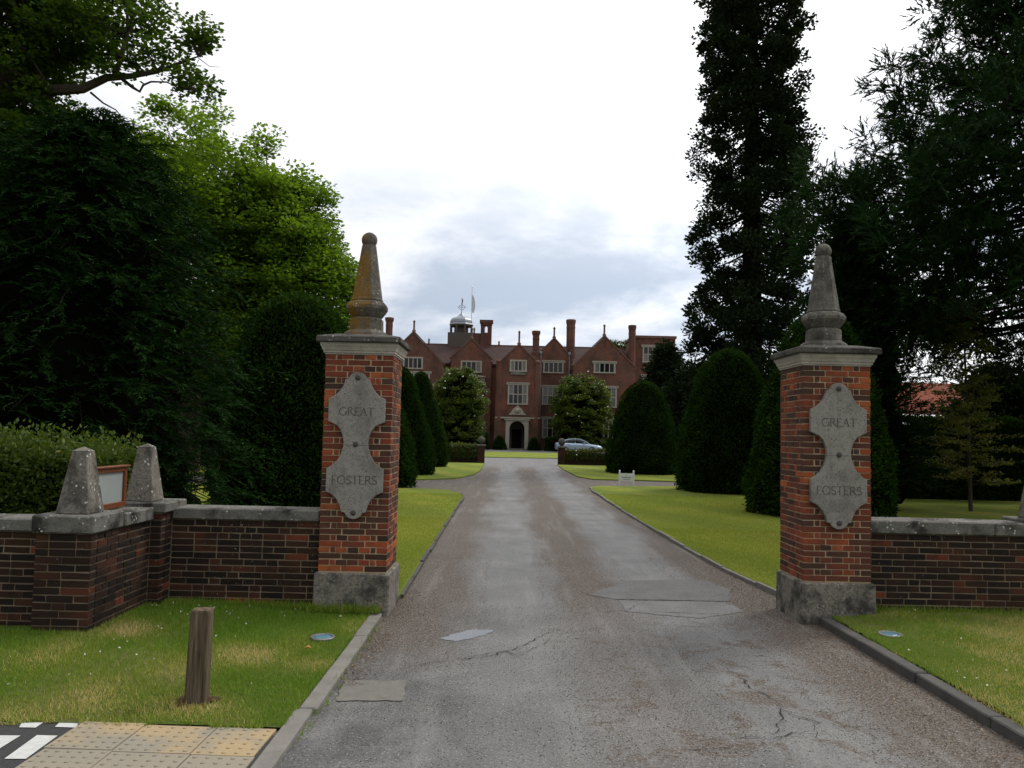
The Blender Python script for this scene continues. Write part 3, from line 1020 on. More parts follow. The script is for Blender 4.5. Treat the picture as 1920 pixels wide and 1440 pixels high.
    lettering('GREAT', cx - 0.172, cx + 0.178, 1.945, 2.022, py - 0.001, M['letter'], pl)
    lettering('FOSTERS', cx - 0.226, cx + 0.226, 1.272, 1.352, py - 0.001, M['letter'], pl)
    for z in (0.992, 1.662, 2.318):
        b = MB().lathe([(0.026, 0.0), (0.026, 0.006), (0.019, 0.014), (0.006, 0.017)], 12, (0, 0, 0)).obj('bolt', M['bolt'], pl)
        b.location = (cx, py + 0.001, z)
        b.rotation_euler = (R(90), 0, 0)
    return t


gate_pillar('brick gate pillar with name plaque and orange lichen on its obelisk finial', -1.8348, 7.9, 1, M['finial_lichen'], 11)
gate_pillar('brick gate pillar with name plaque and plain grey obelisk finial, joined to the straight wall', 2.9447, 7.931, -1, M['finial_stone'], 23)


# ------------------------------------------------------------------ boundary walls
def wall_specs(a0, a1, z0, z1, face, axis, seed, H=0.0625, depth=0.10, first_vis=0.0):
    """stretcher-and-header courses on one face; axis 'x': wall runs along x with its face at y=face, axis 'y': runs along y with face at x=face (facing +x)"""
    q = random.Random(seed)
    n = int(round((z1 - z0) / H))
    H = (z1 - z0) / n
    out = []
    for i in range(n):
        z = z0 + (i + 0.5) * H
        p = a0
        first = True
        while p < a1 - 0.02:
            L = (q.choice((0.1125, 0.225, 0.16)) if first else (0.225 if q.random() < 0.8 else 0.1125))
            first = False
            L = min(L, a1 - p)
            if a1 - (p + L) < 0.05:
                L = a1 - p
            if L > 0.03:
                off = q.uniform(-0.0015, 0.0015)
                if axis == 'x':
                    out.append((p + L / 2, face + depth / 2 + off, z, L - 0.010, H - 0.011, depth))
                else:
                    out.append((face - depth / 2 + off, p + L / 2, z, depth, H - 0.011, L - 0.010))
            p += L
    return out


def coping(parent, x0, x1, y0, y1, z0, z1, axis, step, seed):
    q = random.Random(seed)
    a, b = (x0, x1) if axis == 'x' else (y0, y1)
    while a < b - 0.05:
        e = min(a + step * q.uniform(0.85, 1.1), b)
        if b - e < 0.25:
            e = b
        dz = q.uniform(-.004, .004)
        if axis == 'x':
            mb = MB().box(a + .003, e - .003, y0, y1, z0, z1 + dz)
        else:
            mb = MB().box(x0, x1, a + .003, e - .003, z0, z1 + dz)
        mb.obj('coping_stone', M['coping'], parent, bevel=0.012)
        a = e


def obelisk(label, cx, cy, z, a=0.135, h=0.525):
    t = thing('stone_obelisk', label, 'obelisk', (cx, cy, z), 'stub obelisks on the wall piers')
    MB().frustum(cx, cy, z, z + h, a, a, a * 0.47, a * 0.47).obj('shaft', M['obelisk'], t, bevel=0.007)
    MB().lathe([(a * 0.47 * 1.414, 0.0), (0.004, 0.035)], 4, (cx, cy, z + h + 0.001), R(45)).obj('cap', M['obelisk'], t)
    return t


q = random.Random(77)
# wall between the left pillar and the corner pier
w = thing('brick_wall', 'low dark brick wall with stone coping joining the lichen pillar to the corner obelisk', 'wall', (-2.6, 8.1, 0))
MB().box(-3.42, -1.845, 7.955, 8.26, -0.2, 0.885).obj('mortar_joints', M['wall_mortar'], w)
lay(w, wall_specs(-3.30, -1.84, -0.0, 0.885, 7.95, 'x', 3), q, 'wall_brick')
coping(w, -3.30, -1.842, 7.925, 8.29, 0.887, 1.002, 'x', 1.5, 4)

# return wall with its two piers, running towards the road
w = thing('return_wall', 'brick wall corner with front pier and return, white lichen specks, beneath both obelisks', 'wall', (-3.6, 7.3, 0))
MB().box(-3.868, -3.420, 6.640, 7.09, -0.2, 0.90).obj('mortar_joints', M['wall_mortar'], w)
MB().box(-3.75, -3.421, 7.05, 7.75, -0.2, 0.90).obj('mortar_joints', M['wall_mortar'], w)
MB().box(-3.78, -3.31, 7.72, 8.2, -0.2, 0.985).obj('mortar_joints', M['wall_mortar'], w)
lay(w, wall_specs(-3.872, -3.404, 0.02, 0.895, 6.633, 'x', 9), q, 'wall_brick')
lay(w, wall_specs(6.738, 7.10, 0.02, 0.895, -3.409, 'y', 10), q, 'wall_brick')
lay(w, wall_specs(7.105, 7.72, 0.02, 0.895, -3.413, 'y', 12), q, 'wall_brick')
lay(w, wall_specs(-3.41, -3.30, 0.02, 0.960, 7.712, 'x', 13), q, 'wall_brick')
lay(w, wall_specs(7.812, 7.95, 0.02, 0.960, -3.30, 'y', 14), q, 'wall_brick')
MB().box(-3.90, -3.385, 6.605, 7.13, 0.898, 1.045).obj('pier_cap', M['coping'], w, bevel=0.012)
coping(w, -3.78, -3.372, 7.133, 7.70, 0.899, 1.020, 'y', 0.8, 6)
MB().box(-3.80, -3.27, 7.703, 8.22, 0.964, 1.062).obj('pier_cap', M['coping'], w, bevel=0.012)
obelisk('speckled stone obelisk on the front corner pier, nearest the road, left of the notice frame', -3.635, 6.86, 1.046, 0.138, 0.525)
obelisk('speckled stone obelisk on the rear corner pier, right of the wooden notice frame', -3.575, 7.93, 1.063, 0.135, 0.525)
# wall running on to the left of the corner pier
w = thing('side_wall', 'low brick wall running off past the front corner pier, below the leafy hedge', 'wall', (-5, 6.9, 0))
MB().box(-9.0, -3.87, 6.797, 7.1, -0.2, 0.885).obj('mortar_joints', M['wall_mortar'], w)
lay(w, wall_specs(-4.95, -3.875, 0.02, 0.885, 6.792, 'x', 15), q, 'wall_brick')
lay_joined(w, wall_specs(-9.0, -4.95, 0.02, 0.885, 6.792, 'x', 16), q, 'wall_brick', 'outer_bricks')
coping(w, -9.0, -3.905, 6.765, 7.13, 0.887, 0.998, 'x', 1.3, 8)
# wall to the right of the right-hand pillar
w = thing('brick_wall', 'straight low brick wall with pale coping beside the plain grey finial pillar', 'wall', (5, 8.1, 0))
MB().box(3.61, 9.5, 8.005, 8.33, -0.2, 0.885).obj('mortar_joints', M['wall_mortar'], w)
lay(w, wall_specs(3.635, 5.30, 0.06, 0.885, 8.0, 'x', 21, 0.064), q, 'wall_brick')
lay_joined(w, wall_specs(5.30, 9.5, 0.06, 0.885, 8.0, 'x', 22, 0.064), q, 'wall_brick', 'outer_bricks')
coping(w, 3.625, 5.22, 7.972, 8.36, 0.888, 1.018, 'x', 1.4, 18)
MB().box(5.223, 5.70, 7.95, 8.43, 0.888, 1.050).obj('pier_cap', M['coping'], w, bevel=0.012)
coping(w, 5.703, 9.5, 7.972, 8.36, 0.888, 1.018, 'x', 1.4, 19)
obelisk('stone obelisk on the straight wall at the far edge of the picture', 5.455, 8.19, 1.051)

# notice board between the obelisks, facing the drive
nb = thing('notice_board', 'small varnished wooden notice frame with blank pale sheet between the two obelisks', 'notice board', (-3.62, 7.28, 1.0))
X = -3.60
MB().box(X - 0.05, X, 7.02, 7.60, 1.035, 1.085).box(X - 0.05, X, 7.02, 7.60, 1.365, 1.405).box(X - 0.05, X, 7.02, 7.065, 1.085, 1.365).box(X - 0.05, X, 7.555, 7.60, 1.085, 1.365).obj('frame', M['varnish'], nb, bevel=0.004)
MB().box(X - 0.045, X - 0.02, 7.06, 7.56, 1.08, 1.37).obj('sheet', M['notice_paper'], nb)
MB().box(X - 0.065, X + 0.02, 7.00, 7.62, 1.406, 1.425).obj('hood', M['varnish'], nb, bevel=0.004)
for y in (7.10, 7.52):
    MB().box(X - 0.085, X - 0.051, y - 0.02, y + 0.02, 0.0, 1.40).obj('post', M['varnish'], nb)

# wooden bollard post
p = thing('bollard', 'squared weathered timber post standing in the grass verge', 'bollard', (-1.97, 5.27, 0.03))
mb = MB().frustum(-1.975, 5.275, -0.1, 0.60, 0.067, 0.067, 0.061, 0.061)
po = mb.obj('post', M['weathered_timber'], p, bevel=0.006)
MB().lathe([(0.061 * 1.414, 0), (0.056 * 1.414, 0.012), (0.004, 0.022)], 4, (-1.975, 5.275, 0.601), R(45)).obj('top', M['weathered_timber'], p)
p.rotation_euler = (R(-1.0), R(0.8), R(9))
BASE[p.name] = Matrix.Translation(p.location)

# ground uplights
for lab, (x, y, z) in (('round recessed uplight with blue lens in the verge by the timber post', (-1.53, 6.86, 0.045)), ('round recessed uplight with pale lens in the verge by the dark raised kerb', (3.44, 7.18, 0.094))):
    u = thing('ground_uplight', lab, 'uplight', (x, y, z), 'recessed uplights aimed at the pillars')
    MB().lathe([(0.100, -0.05), (0.104, 0.004), (0.100, 0.010), (0.080, 0.010), (0.078, 0.002), (0.07, -0.03)], 24, (x, y, z)).obj('rim', M['steel'], u)
    MB().lathe([(0.079, -0.012), (0.079, 0.004), (0.055, 0.009), (0.004, 0.011)], 24, (x, y, z)).obj('lens', M['uplight_lens'], u, smooth=True)

# ------------------------------------------------------------------ the manor house
HB, RT = M['house_brick'], M['roof_tile']
house = thing('manor_house', 'long red brick gabled mansion with central arched porch, chimneys and lead cupola', 'mansion', (1.0, 92.0, 0))


def window(x0, x1, z0, z1, Y, lights, rows, seed, hood=True, parent=house, dark=0.5):
    q = random.Random(seed)
    fw = 0.17
    mb = MB().box(x0, x1, Y - 0.10, Y + 0.03, z1 - fw, z1).box(x0 - 0.04, x1 + 0.04, Y - 0.13, Y + 0.03, z0, z0 + fw * 0.8)
    mb.box(x0, x0 + fw, Y - 0.10, Y + 0.03, z0 + fw * 0.8, z1 - fw).box(x1 - fw, x1, Y - 0.10, Y + 0.03, z0 + fw * 0.8, z1 - fw)
    if hood:
        mb.box(x0 - 0.16, x1 + 0.16, Y - 0.16, Y + 0.02, z1 + 0.002, z1 + 0.11).box(x0 - 0.16, x0 - 0.03, Y - 0.15, Y + 0.02, z1 - 0.16, z1)
        mb.box(x1 + 0.03, x1 + 0.16, Y - 0.15, Y + 0.02, z1 - 0.16, z1)
    fr = mb.obj('window', M['window_stone'], parent)
    ix0, ix1, iz0, iz1 = x0 + fw, x1 - fw, z0 + fw * 0.8, z1 - fw
    mw_ = 0.10
    wl = (ix1 - ix0 - (lights - 1) * mw_) / lights
    hl = (iz1 - iz0 - (rows - 1) * mw_) / rows
    for i in range(lights - 1):
        a = ix0 + (i + 1) * wl + i * mw_
        MB().box(a, a + mw_, Y - 0.09, Y + 0.02, iz0, iz1).obj('mullion', M['window_stone'], fr)
    for j in range(rows - 1):
        a = iz0 + (j + 1) * hl + j * mw_
        MB().box(ix0, ix1, Y - 0.088, Y + 0.02, a, a + mw_).obj('transom', M['window_stone'], fr)
    for i in range(lights):
        for j in range(rows):
            a, b = ix0 + i * (wl + mw_), iz0 + j * (hl + mw_)
            edge = i in (0, lights - 1)
            mt = M['curtain_glass'] if (edge and q.random() > dark * 0.6) or (not edge and q.random() > 0.75 + dark * 0.3) else M['glass']
            MB().box(a, a + wl, Y - 0.035, Y - 0.015, b, b + hl).obj('pane', mt, fr)
    return fr


def gable(cx, hw, z_eave, z_apex, Yf, depth, ridge_y, win=None, finial=1.3, base=0.0, mat=HB):
    """gabled bay: brick front wall with coped gable, side walls and two roof slopes running back"""
    wall = MB().prism_y([(cx - hw, base), (cx + hw, base), (cx + hw, z_eave), (cx, z_apex), (cx - hw, z_eave)], Yf, Yf + 0.4)
    wall.box(cx - hw, cx + hw, Yf + 0.4, Yf + depth, base, z_eave - 0.25)
    w = wall.obj('gable_wall', mat, house)
    sl = math.hypot(hw, z_apex - z_eave)
    for s in (-1, 1):
        ex, ez = cx + s * hw, z_eave
        nx, nz = s * (z_apex - z_eave) / sl, hw / sl
        # roof slope
        vs = [(ex + s * 0.12, Yf + 0.38, ez - 0.32), (cx, Yf + 0.38, z_apex - 0.22), (cx, ridge_y, z_apex - 0.22), (ex + s * 0.12, ridge_y, ez - 0.32)]
        vs2 = [(a, b, c - 0.16) for a, b, c in vs]
        MB().add(vs + vs2, [(0, 1, 2, 3), (7, 6, 5, 4), (0, 4, 5, 1), (1, 5, 6, 2), (2, 6, 7, 3), (3, 7, 4, 0)]).obj('roof_slope', RT, house)
        # coping on the gable's edge
        t_ = 0.13
        poly = [(ex + s * 0.10, ez - 0.05), (ex + s * 0.10 + nx * t_, ez - 0.05 + nz * t_), (cx, z_apex + t_ / nz * 1.0 + 0.02), (cx, z_apex + 0.004)]
        MB().prism_y(poly, Yf - 0.07 - 0.004 * (s > 0), Yf + 0.45).obj('gable_coping', M['gable_cop'], house)
    if finial:
        f = MB().lathe([(0.22, 0.0), (0.22, 0.10), (0.12, 0.22), (0.105, 0.30), (0.105, finial - 0.25), (0.15, finial - 0.22), (0.14, finial - 0.14), (0.02, finial)], 8, (cx, Yf + 0.15, z_apex + 0.10))
        f.obj('gable_finial', M['gable_cop'], house)
    return w


M['gable_cop'] = plain('gable_cop', (0.15, 0.085, 0.065), 0.9, 0.2, 0.3, 4)
# main range
MB().box(-19.0, 14.2, 92.25, 102.0, 0.0, 9.9).obj('main_wall', HB, house)
MB().prism_y([(0, 0), (1, 0)], 0, 1) if False else None
for (ya, yb) in ((92.0, 97.0), (102.2, 97.0)):
    za, zb_ = 9.82, 12.55
    vs = [(-19.2, ya, za), (14.0, ya, za), (14.0, yb, zb_), (-19.2, yb, zb_)]
    vs2 = [(a, b, c - 0.18) for a, b, c in vs]
    MB().add(vs + vs2, [(0, 1, 2, 3), (7, 6, 5, 4), (0, 4, 5, 1), (1, 5, 6, 2), (2, 6, 7, 3), (3, 7, 4, 0)]).obj('roof_slope', RT, house)
MB().box(-19.2, 14.0, 96.9, 97.1, 12.50, 12.62).obj('ridge_tiles', M['gable_cop'], house)
# wings and bays
gable(-10.85, 3.45, 9.35, 12.96, 89.0, 4.0, 97.0)
gable(-4.45, 2.35, 10.35, 12.62, 91.7, 1.0, 97.0)
gable(5.12, 2.05, 10.70, 12.92, 91.7, 1.0, 97.0)
gable(10.62, 3.40, 9.55, 12.98, 89.0, 4.0, 97.0)
MB().box(7.15, 7.25, 88.98, 92.0, 0, 9.6).obj('quoin', HB, house)
window(-11.95, -9.72, 8.80, 10.17, 89.0, 4, 1, 1, False)
window(-11.95, -8.89, 5.6, 8.45, 89.0, 5, 2, 2)
window(-5.64, -3.19, 8.73, 10.13, 91.7, 4, 1, 3, False)
window(3.90, 6.27, 8.88, 10.26, 91.7, 4, 1, 4, True, house, 0.9)
window(3.80, 6.35, 5.20, 7.38, 91.7, 4, 2, 5)
window(3.88, 6.30, 1.38, 3.75, 91.7, 4, 2, 6)
window(9.46, 11.90, 8.80, 10.06, 89.0, 4, 1, 7)
window(9.20, 12.10, 4.95, 7.28, 89.0, 5, 2, 8)
window(9.15, 12.28, 1.44, 3.66, 89.0, 6, 2, 9, True, house, 0.95)
# canted bay with pierced parapet under the second gable
mb = MB().prism_z([(-6.1, 91.75), (-5.5, 90.85), (-3.4, 90.85), (-2.75, 91.75)], 0, 7.62)
mb.obj('bay_wall', HB, house)
mb = MB()
for a, b in (((-6.15, 91.8), (-5.55, 90.78)), ((-5.55, 90.78), (-3.35, 90.78)), ((-3.35, 90.78), (-2.70, 91.8))):
    for z in (7.60, 8.26):
        A_, B_ = Vector((*a, 0)), Vector((*b, 0))
        mb.tube([(a[0], a[1], z), (b[0], b[1], z)], 0.09, 4)
    n = max(2, int((Vector(b) - Vector(a)).length / 0.32))
    for i in range(n + 1):
        k = i / n
        x, y = a[0] + (b[0] - a[0]) * k, a[1] + (b[1] - a[1]) * k
        mb.tube([(x, y, 7.62), (x, y, 8.22)], 0.075, 6)
mb.obj('parapet', M['window_stone'], house)
window(-5.4, -3.5, 5.2, 7.4, 90.85, 4, 2, 14, False)
window(-5.4, -3.5, 1.5, 3.7, 90.85, 4, 2, 15, False)

# porch tower with corner turrets and arched doorway
PX0, PX1, PY = -1.0, 3.0, 89.0
porch = gable(1.03, 1.85, 10.0, 11.78, PY, 3.2, 97.0, finial=1.55, base=3.55)
MB().box(-0.82, 0.16, PY, PY + 3.2, 0, 3.55).box(1.84, 2.88, PY, PY + 3.2, 0, 3.55).obj('porch_wall', HB, house)
mb = MB()
n = 14
for i in range(n):
    a0, a1 = math.pi - math.pi * i / n, math.pi - math.pi * (i + 1) / n
    xs = [1.0 + 0.84 * math.cos(a) for a in (a0, a1)]
    zs = [2.38 + 0.84 * math.sin(a) for a in (a0, a1)]
    mb.prism_y([(xs[0], zs[0]), (xs[1], zs[1]), (xs[1], 3.55), (xs[0], 3.55)], PY, PY + 0.5)
mb.obj('porch_spandrel', M['window_stone'], house)
MB().box(0.0, 2.0, PY + 1.9, PY + 2.0, 0, 3.5).obj('inner_wall', M['timber_dark'], house)
d = MB().box(0.45, 1.55, PY + 1.82, PY + 1.895, 0, 2.3).obj('door', M['void'], house)
hd = MB().lathe([(0.04, 0), (0.04, 0.03), (0.02, 0.05)], 10, (0, 0, 0)).obj('handle', M['iron'], d)
hd.location = (1.45, PY + 1.82, 1.05)
hd.rotation_euler = (R(90), 0, 0)
# stone door surround
mb = MB().box(-0.28, 0.155, PY - 0.14, PY - 0.003, 0, 3.30).box(1.845, 2.28, PY - 0.14, PY - 0.003, 0, 3.30)
for i in range(n):
    a0, a1 = math.pi - math.pi * i / n, math.pi - math.pi * (i + 1) / n
    xs = [1.0 + 0.845 * math.cos(a) for a in (a0, a1)]
    zs = [2.38 + 0.845 * math.sin(a) for a in (a0, a1)]
    mb.prism_y([(xs[0], zs[0]), (xs[1], zs[1]), (xs[1], 3.30), (xs[0], 3.30)], PY - 0.13, PY - 0.003)
mb.obj('door_surround', M['window_stone'], house)
MB().box(-0.45, 2.45, PY - 0.24, PY + 0.0, 3.305, 3.43).box(-1.45, 3.5, PY - 0.16, PY + 0.02, 3.50, 3.66).obj('string_course', M['window_stone'], house)
MB().box(-0.2, 2.2, PY - 0.9, PY - 0.02, 0, 0.16).obj('door_step', M['concrete'], house)
# carved arms over the door
mb = MB().prism_y([(0.0, 3.90), (2.0, 3.90), (1.75, 4.15), (1.5, 4.55), (1.15, 4.85), (1.0, 5.05), (0.85, 4.85), (0.5, 4.55), (0.25, 4.15)], PY - 0.12, PY + 0.02)
mb.box(0.50, 0.64, PY - 0.20, PY - 0.10, 3.92, 4.52).box(1.36, 1.50, PY - 0.20, PY - 0.10, 3.92, 4.52)
mb.lathe([(0.02, -0.3), (0.25, -0.1), (0.27, 0.12), (0.1, 0.3)], 8, (1.0, PY - 0.12, 4.35))
mb.obj('carved_arms', M['window_stone'], house)
window(0.03, 1.95, 8.76, 10.10, PY, 4, 1, 20, False)
MB().box(0.15, 1.85, PY - 0.12, PY, 8.40, 8.745).obj('window_apron', M['plinth'], house)
window(-0.13, 2.16, 5.06, 7.43, PY, 4, 2, 21)
for sx, cx in ((-1, -1.08), (1, 3.10)):
    MB().lathe([(0.50, 0.0), (0.50, 3.5), (0.44, 3.68), (0.42, 9.75), (0.46, 9.80), (0.44, 9.95), (0.2, 10.15)], 8, (cx, PY + 0.25, 0), R(22.5)).obj('turret', HB, house)
    MB().box(cx - 0.30, cx + 0.30, PY + 0.25, 92.3, 0, 9.75).obj('turret_link', HB, house)
# drainpipes
for x, z1_, y in ((3.62, 11.4, 91.6), (6.90, 11.35, 91.55), (14.35, 8.7, 91.8)):
    MB().tube([(x, y, 0.1), (x, y, z1_)], 0.055, 8).box(x - 0.14, x + 0.14, y - 0.14, y + 0.08, z1_ - 0.3, z1_).obj('drainpipe', M['lead'], house)


def chimney(cx, cy, z0, z1, r, n=8, cap=0.30, flare=1.28):
    h = z1 - z0
    prof = [(r * 1.12, 0), (r * 1.12, min(1.2, h * 0.3)), (r, min(1.3, h * 0.3 + .1)), (r, h - cap - 0.75), (r * 1.06, h - cap - 0.72), (r * 1.06, h - cap - 0.6), (r, h - cap - 0.58), (r, h - cap - 0.28), (r * flare, h - cap), (r * flare, h - 0.06), (r * flare * 0.92, h), (r * 0.7, h)]
    return MB().lathe(prof, n, (cx, cy, z0), R(22.5)).obj('chimney', HB, house)


chimney(3.12, 95.0, 10.5, 14.19, 0.43)
chimney(7.20, 94.0, 9.5, 15.5, 0.54, flare=1.14)
chimney(14.05, 91.0, 6.0, 14.58, 0.42, 8, flare=1.15)
chimney(-14.55, 95.0, 10.5, 15.4, 0.43)
# twin stack joined by an arch
mb = MB().box(-3.62, -3.14, 96.6, 97.5, 11.5, 14.95).box(-2.78, -2.28, 96.6, 97.5, 11.5, 14.95).box(-3.14, -2.78, 96.65, 97.45, 11.5, 14.07)
mb.prism_y([(-3.14, 14.75), (-2.96, 14.98), (-2.78, 14.75), (-2.78, 15.1), (-3.14, 15.1)], 96.65, 97.45)
mb.box(-3.66, -2.24, 96.55, 97.55, 15.0, 15.25).box(-3.76, -2.12, 96.45, 97.65, 15.25, 15.62)
mb.obj('chimney', HB, house)
MB().box(-4.6, -3.62, 96.8, 97.4, 11.5, 14.0).obj('stack_wall', HB, house)
for x, y, z0, z1_ in ((-9.93, 96.9, 12.5, 13.25), (-4.42, 96.9, 13.2, 14.7), (-1.35, 97.0, 12.6, 13.15)):
    MB().lathe([(0.16, 0), (0.10, 0.15), (0.10, z1_ - z0 - 0.25), (0.14, z1_ - z0 - 0.2), (0.02, z1_ - z0)], 8, (x, y, z0)).obj('ridge_finial', M['gable_cop'], house)

# flat-topped tower block
MB().box(14.35, 19.25, 92.0, 98.0, 0, 13.25).obj('tower_wall', HB, house)
MB().box(14.22, 19.38, 91.88, 98.1, 13.252, 13.55).obj('tower_parapet', M['gable_cop'], house)
window(15.43, 17.25, 10.40, 12.35, 92.0, 3, 2, 30)
window(15.43, 17.25, 6.6, 8.9, 92.0, 3, 2, 31)
# cupola
cpx, cpy = -6.08, 98.0
cu = MB().box(cpx - 1.55, cpx + 1.6, cpy - 1.5, cpy + 1.5, 11.5, 14.0).obj('cupola_base', M['timber_dark'], house)
c8 = 1 / math.cos(R(22.5))
dr = MB()
for i in range(8):
    a = R(22.5 + 45 * i)
    x, y = cpx + 1.26 * c8 * math.cos(a), cpy + 1.26 * c8 * math.sin(a)
    dr.tube([(x, y, 13.9), (x, y, 15.05)], 0.12, 6)
dr.lathe([(1.30 * c8, 13.6), (1.34 * c8, 13.95), (1.1 * c8, 13.97)], 8, (cpx, cpy, 0), R(22.5))
dr.lathe([(1.2 * c8, 14.85), (1.36 * c8, 14.9), (1.36 * c8, 15.06)], 8, (cpx, cpy, 0), R(22.5))
dr.lathe([(0.85 * c8, 13.9), (0.85 * c8, 15.0)], 8, (cpx, cpy, 0), R(22.5))
dr.obj('drum', M['timber_dark'], cu)
prof = [(1.42, 15.04), (1.46, 15.10), (1.36, 15.28), (1.36, 15.42), (1.30, 15.66), (1.12, 15.88), (0.82, 16.03), (0.56, 16.13), (0.38, 16.27), (0.22, 16.45), (0.10, 16.58), (0.05, 16.7)]
MB().lathe([(r * c8, z) for r, z in prof], 8, (cpx, cpy, 0), R(22.5)).obj('dome', M['lead'], cu)
mb = MB().tube([(cpx, cpy, 16.6), (cpx, cpy, 18.5)], 0.035, 6)
for s in (-1, 1):
    mb.tube([(cpx, cpy, 17.33), (cpx + s * 0.55, cpy, 17.38)], 0.028, 5)
    mb.tube([(cpx + s * 0.05, cpy, 17.0), (cpx + s * 0.38, cpy, 17.2), (cpx + s * 0.30, cpy, 17.5), (cpx + s * 0.05, cpy, 17.62)], 0.026, 5)
mb.lathe([(0.01, -0.12), (0.11, 0), (0.01, 0.12)], 8, (cpx, cpy, 17.75))
mb.box(cpx, cpx + 0.12, cpy - 0.01, cpy + 0.01, 17.9, 18.35)
mb.obj('weathervane', M['iron'], cu)
# flagpole with hanging flag
fp = thing('flagpole', 'white flagpole behind the cupola with its flag hanging limp', 'flagpole', (-4.95, 100.0, 11.0))
MB().tube([(-4.95, 100, 9.0), (-4.95, 100, 20.2)], [0.07, 0.045], 8).lathe([(0.02, -0.08), (0.09, 0), (0.02, 0.08)], 8, (-4.95, 100, 20.25)).obj('pole', M['white_paint'], fp)
vs, fs = [], []
for j in range(9):
    z = 19.3 - 0.28 * j
    wd = 0.05 + 0.30 * math.sin(math.pi * min(1, (j + 1) / 9) * 0.8)
    for i in range(4):
        vs.append((-4.95 + (-0.1 + 0.33 * i) * wd * 1.4, 100 - 0.07 + 0.10 * (-1) ** i * wd, z - 0.05 * i))
    if j:
        for i in range(3):
            a = (j - 1) * 4 + i
            fs.append((a, a + 1, a + 5, a + 4))
MB().add(vs, fs).obj('flag', M['flag_cloth'], fp)

# ------------------------------------------------------------------ outbuilding and van behind the hedge, right
ob = thing('outbuilding', 'red tiled outbuilding with chimney behind the hedge and slender sapling', 'building', (37, 64, 0))
MB().box(30.4, 46, 61.5, 68, 0, 4.3).obj('wall', HB, ob)
for (ya, yb) in ((60.9, 64.8), (68.7, 64.8)):
    lower = [(29.2, ya, 3.3), (46.5, ya, 3.3), (46.5, yb, 6.7), (29.2 + 0.6, yb, 6.7)]
    v2 = [(a, b, c - 0.16) for a, b, c in lower]
    MB().add(lower + v2, [(0, 1, 2, 3), (7, 6, 5, 4), (0, 4, 5, 1), (1, 5, 6, 2), (2, 6, 7, 3), (3, 7, 4, 0)]).obj('roof_slope', M['red_tile'], ob)
MB().box(38.2, 39.6, 63.9, 65.6, 6.0, 7.3).box(38.1, 39.7, 63.8, 65.7, 7.302, 7.5).obj('chimney', HB, ob)

van = thing('parked_van', 'white van whose roof just shows over the hedge in front of the tiled outbuilding', 'van', (17.3, 33, 0))


def loft(secs, name, mat, parent, smooth=True):
    """secs: list of closed point rings with equal counts"""
    n = len(secs[0])
    mb = MB()
    vs = [p for s_ in secs for p in s_]
    fs = []
    for j in range(len(secs) - 1):
        for i in range(n):
            fs.append((j * n + i, j * n + (i + 1) % n, (j + 1) * n + (i + 1) % n, (j + 1) * n + i))
    fs.append(tuple(range(n)))
    fs.append(tuple(range((len(secs) - 1) * n, len(secs) * n)))
    mb.add(vs, fs)
    return mb.obj(name, mat, parent, smooth)


def ring(x, y, hw, z0, z1, top=0.8):
    h = z1 - z0
    return [(x, y - hw * 0.92, z0), (x, y - hw, z0 + h * 0.15), (x, y - hw, z0 + h * 0.75), (x, y - hw * top, z1 - 0.03), (x, y - hw * top * 0.6, z1), (x, y + hw * top * 0.6, z1), (x, y + hw * top, z1 - 0.03), (x, y + hw, z0 + h * 0.75), (x, y + hw, z0 + h * 0.15), (x, y + hw * 0.92, z0)]


vx, vy = 16.6, 33.0
loft([ring(vx - 2.9, vy, 0.93, 0.4, 2.85, 0.9), ring(vx - 2.8, vy, 1.0, 0.35, 2.95, 0.92), ring(vx + 1.4, vy, 1.0, 0.35, 2.95, 0.92), ring(vx + 1.75, vy, 1.0, 0.35, 2.75, 0.9), ring(vx + 2.3, vy, 0.97, 0.35, 1.7, 0.9), ring(vx + 2.9, vy, 0.9, 0.4, 1.35, 0.9)], 'body', M['white_paint'], van)
for s in (-1, 1):
    MB().box(vx + 0.9, vx + 1.9, vy + s * 1.003 - 0.006, vy + s * 1.003 + 0.006, 1.55, 2.15).obj('side_window', M['glass'], van)
    for wx in (vx - 1.9, vx + 1.9):
        o = MB().lathe([(0.05, -0.1), (0.34, -0.1), (0.34, 0.1), (0.05, 0.1)], 18, (0, 0, 0)).obj('wheel', M['tyre'], van)
        o.location = (wx, vy + s * 0.93, 0.34)
        o.rotation_euler = (R(90), 0, 0)

# ------------------------------------------------------------------ the silver car in front of the house
car = thing('parked_car', 'silver saloon car parked side-on before the house, half hidden by the rose wall', 'car', (7.25, 81.9, 0))
cx0, cyy = 4.86, 81.9
secs = []
for x, hw, z0, z1_ in ((0.0, 0.66, 0.42, 0.86), (0.08, 0.80, 0.30, 1.00), (0.5, 0.90, 0.24, 1.03), (1.3, 0.92, 0.22, 1.00), (2.4, 0.92, 0.22, 0.97), (3.3, 0.92, 0.22, 0.94), (4.1, 0.89, 0.24, 0.84), (4.55, 0.82, 0.27, 0.74), (4.78, 0.66, 0.34, 0.64)):
    secs.append(ring(cx0 + x, cyy, hw, z0, z1_, 0.94))
body = loft(secs, 'body', M['car_paint'], car)
secs = []
for x, hw, z1_ in ((0.62, 0.70, 1.02), (1.15, 0.68, 1.30), (1.55, 0.66, 1.39), (2.1, 0.66, 1.42), (2.55, 0.66, 1.38), (3.05, 0.67, 1.18), (3.45, 0.72, 0.96)):
    secs.append(ring(cx0 + x, cyy, hw + 0.08, 0.93, z1_, 0.82))
loft(secs, 'cabin', M['glass'], car)
secs = []
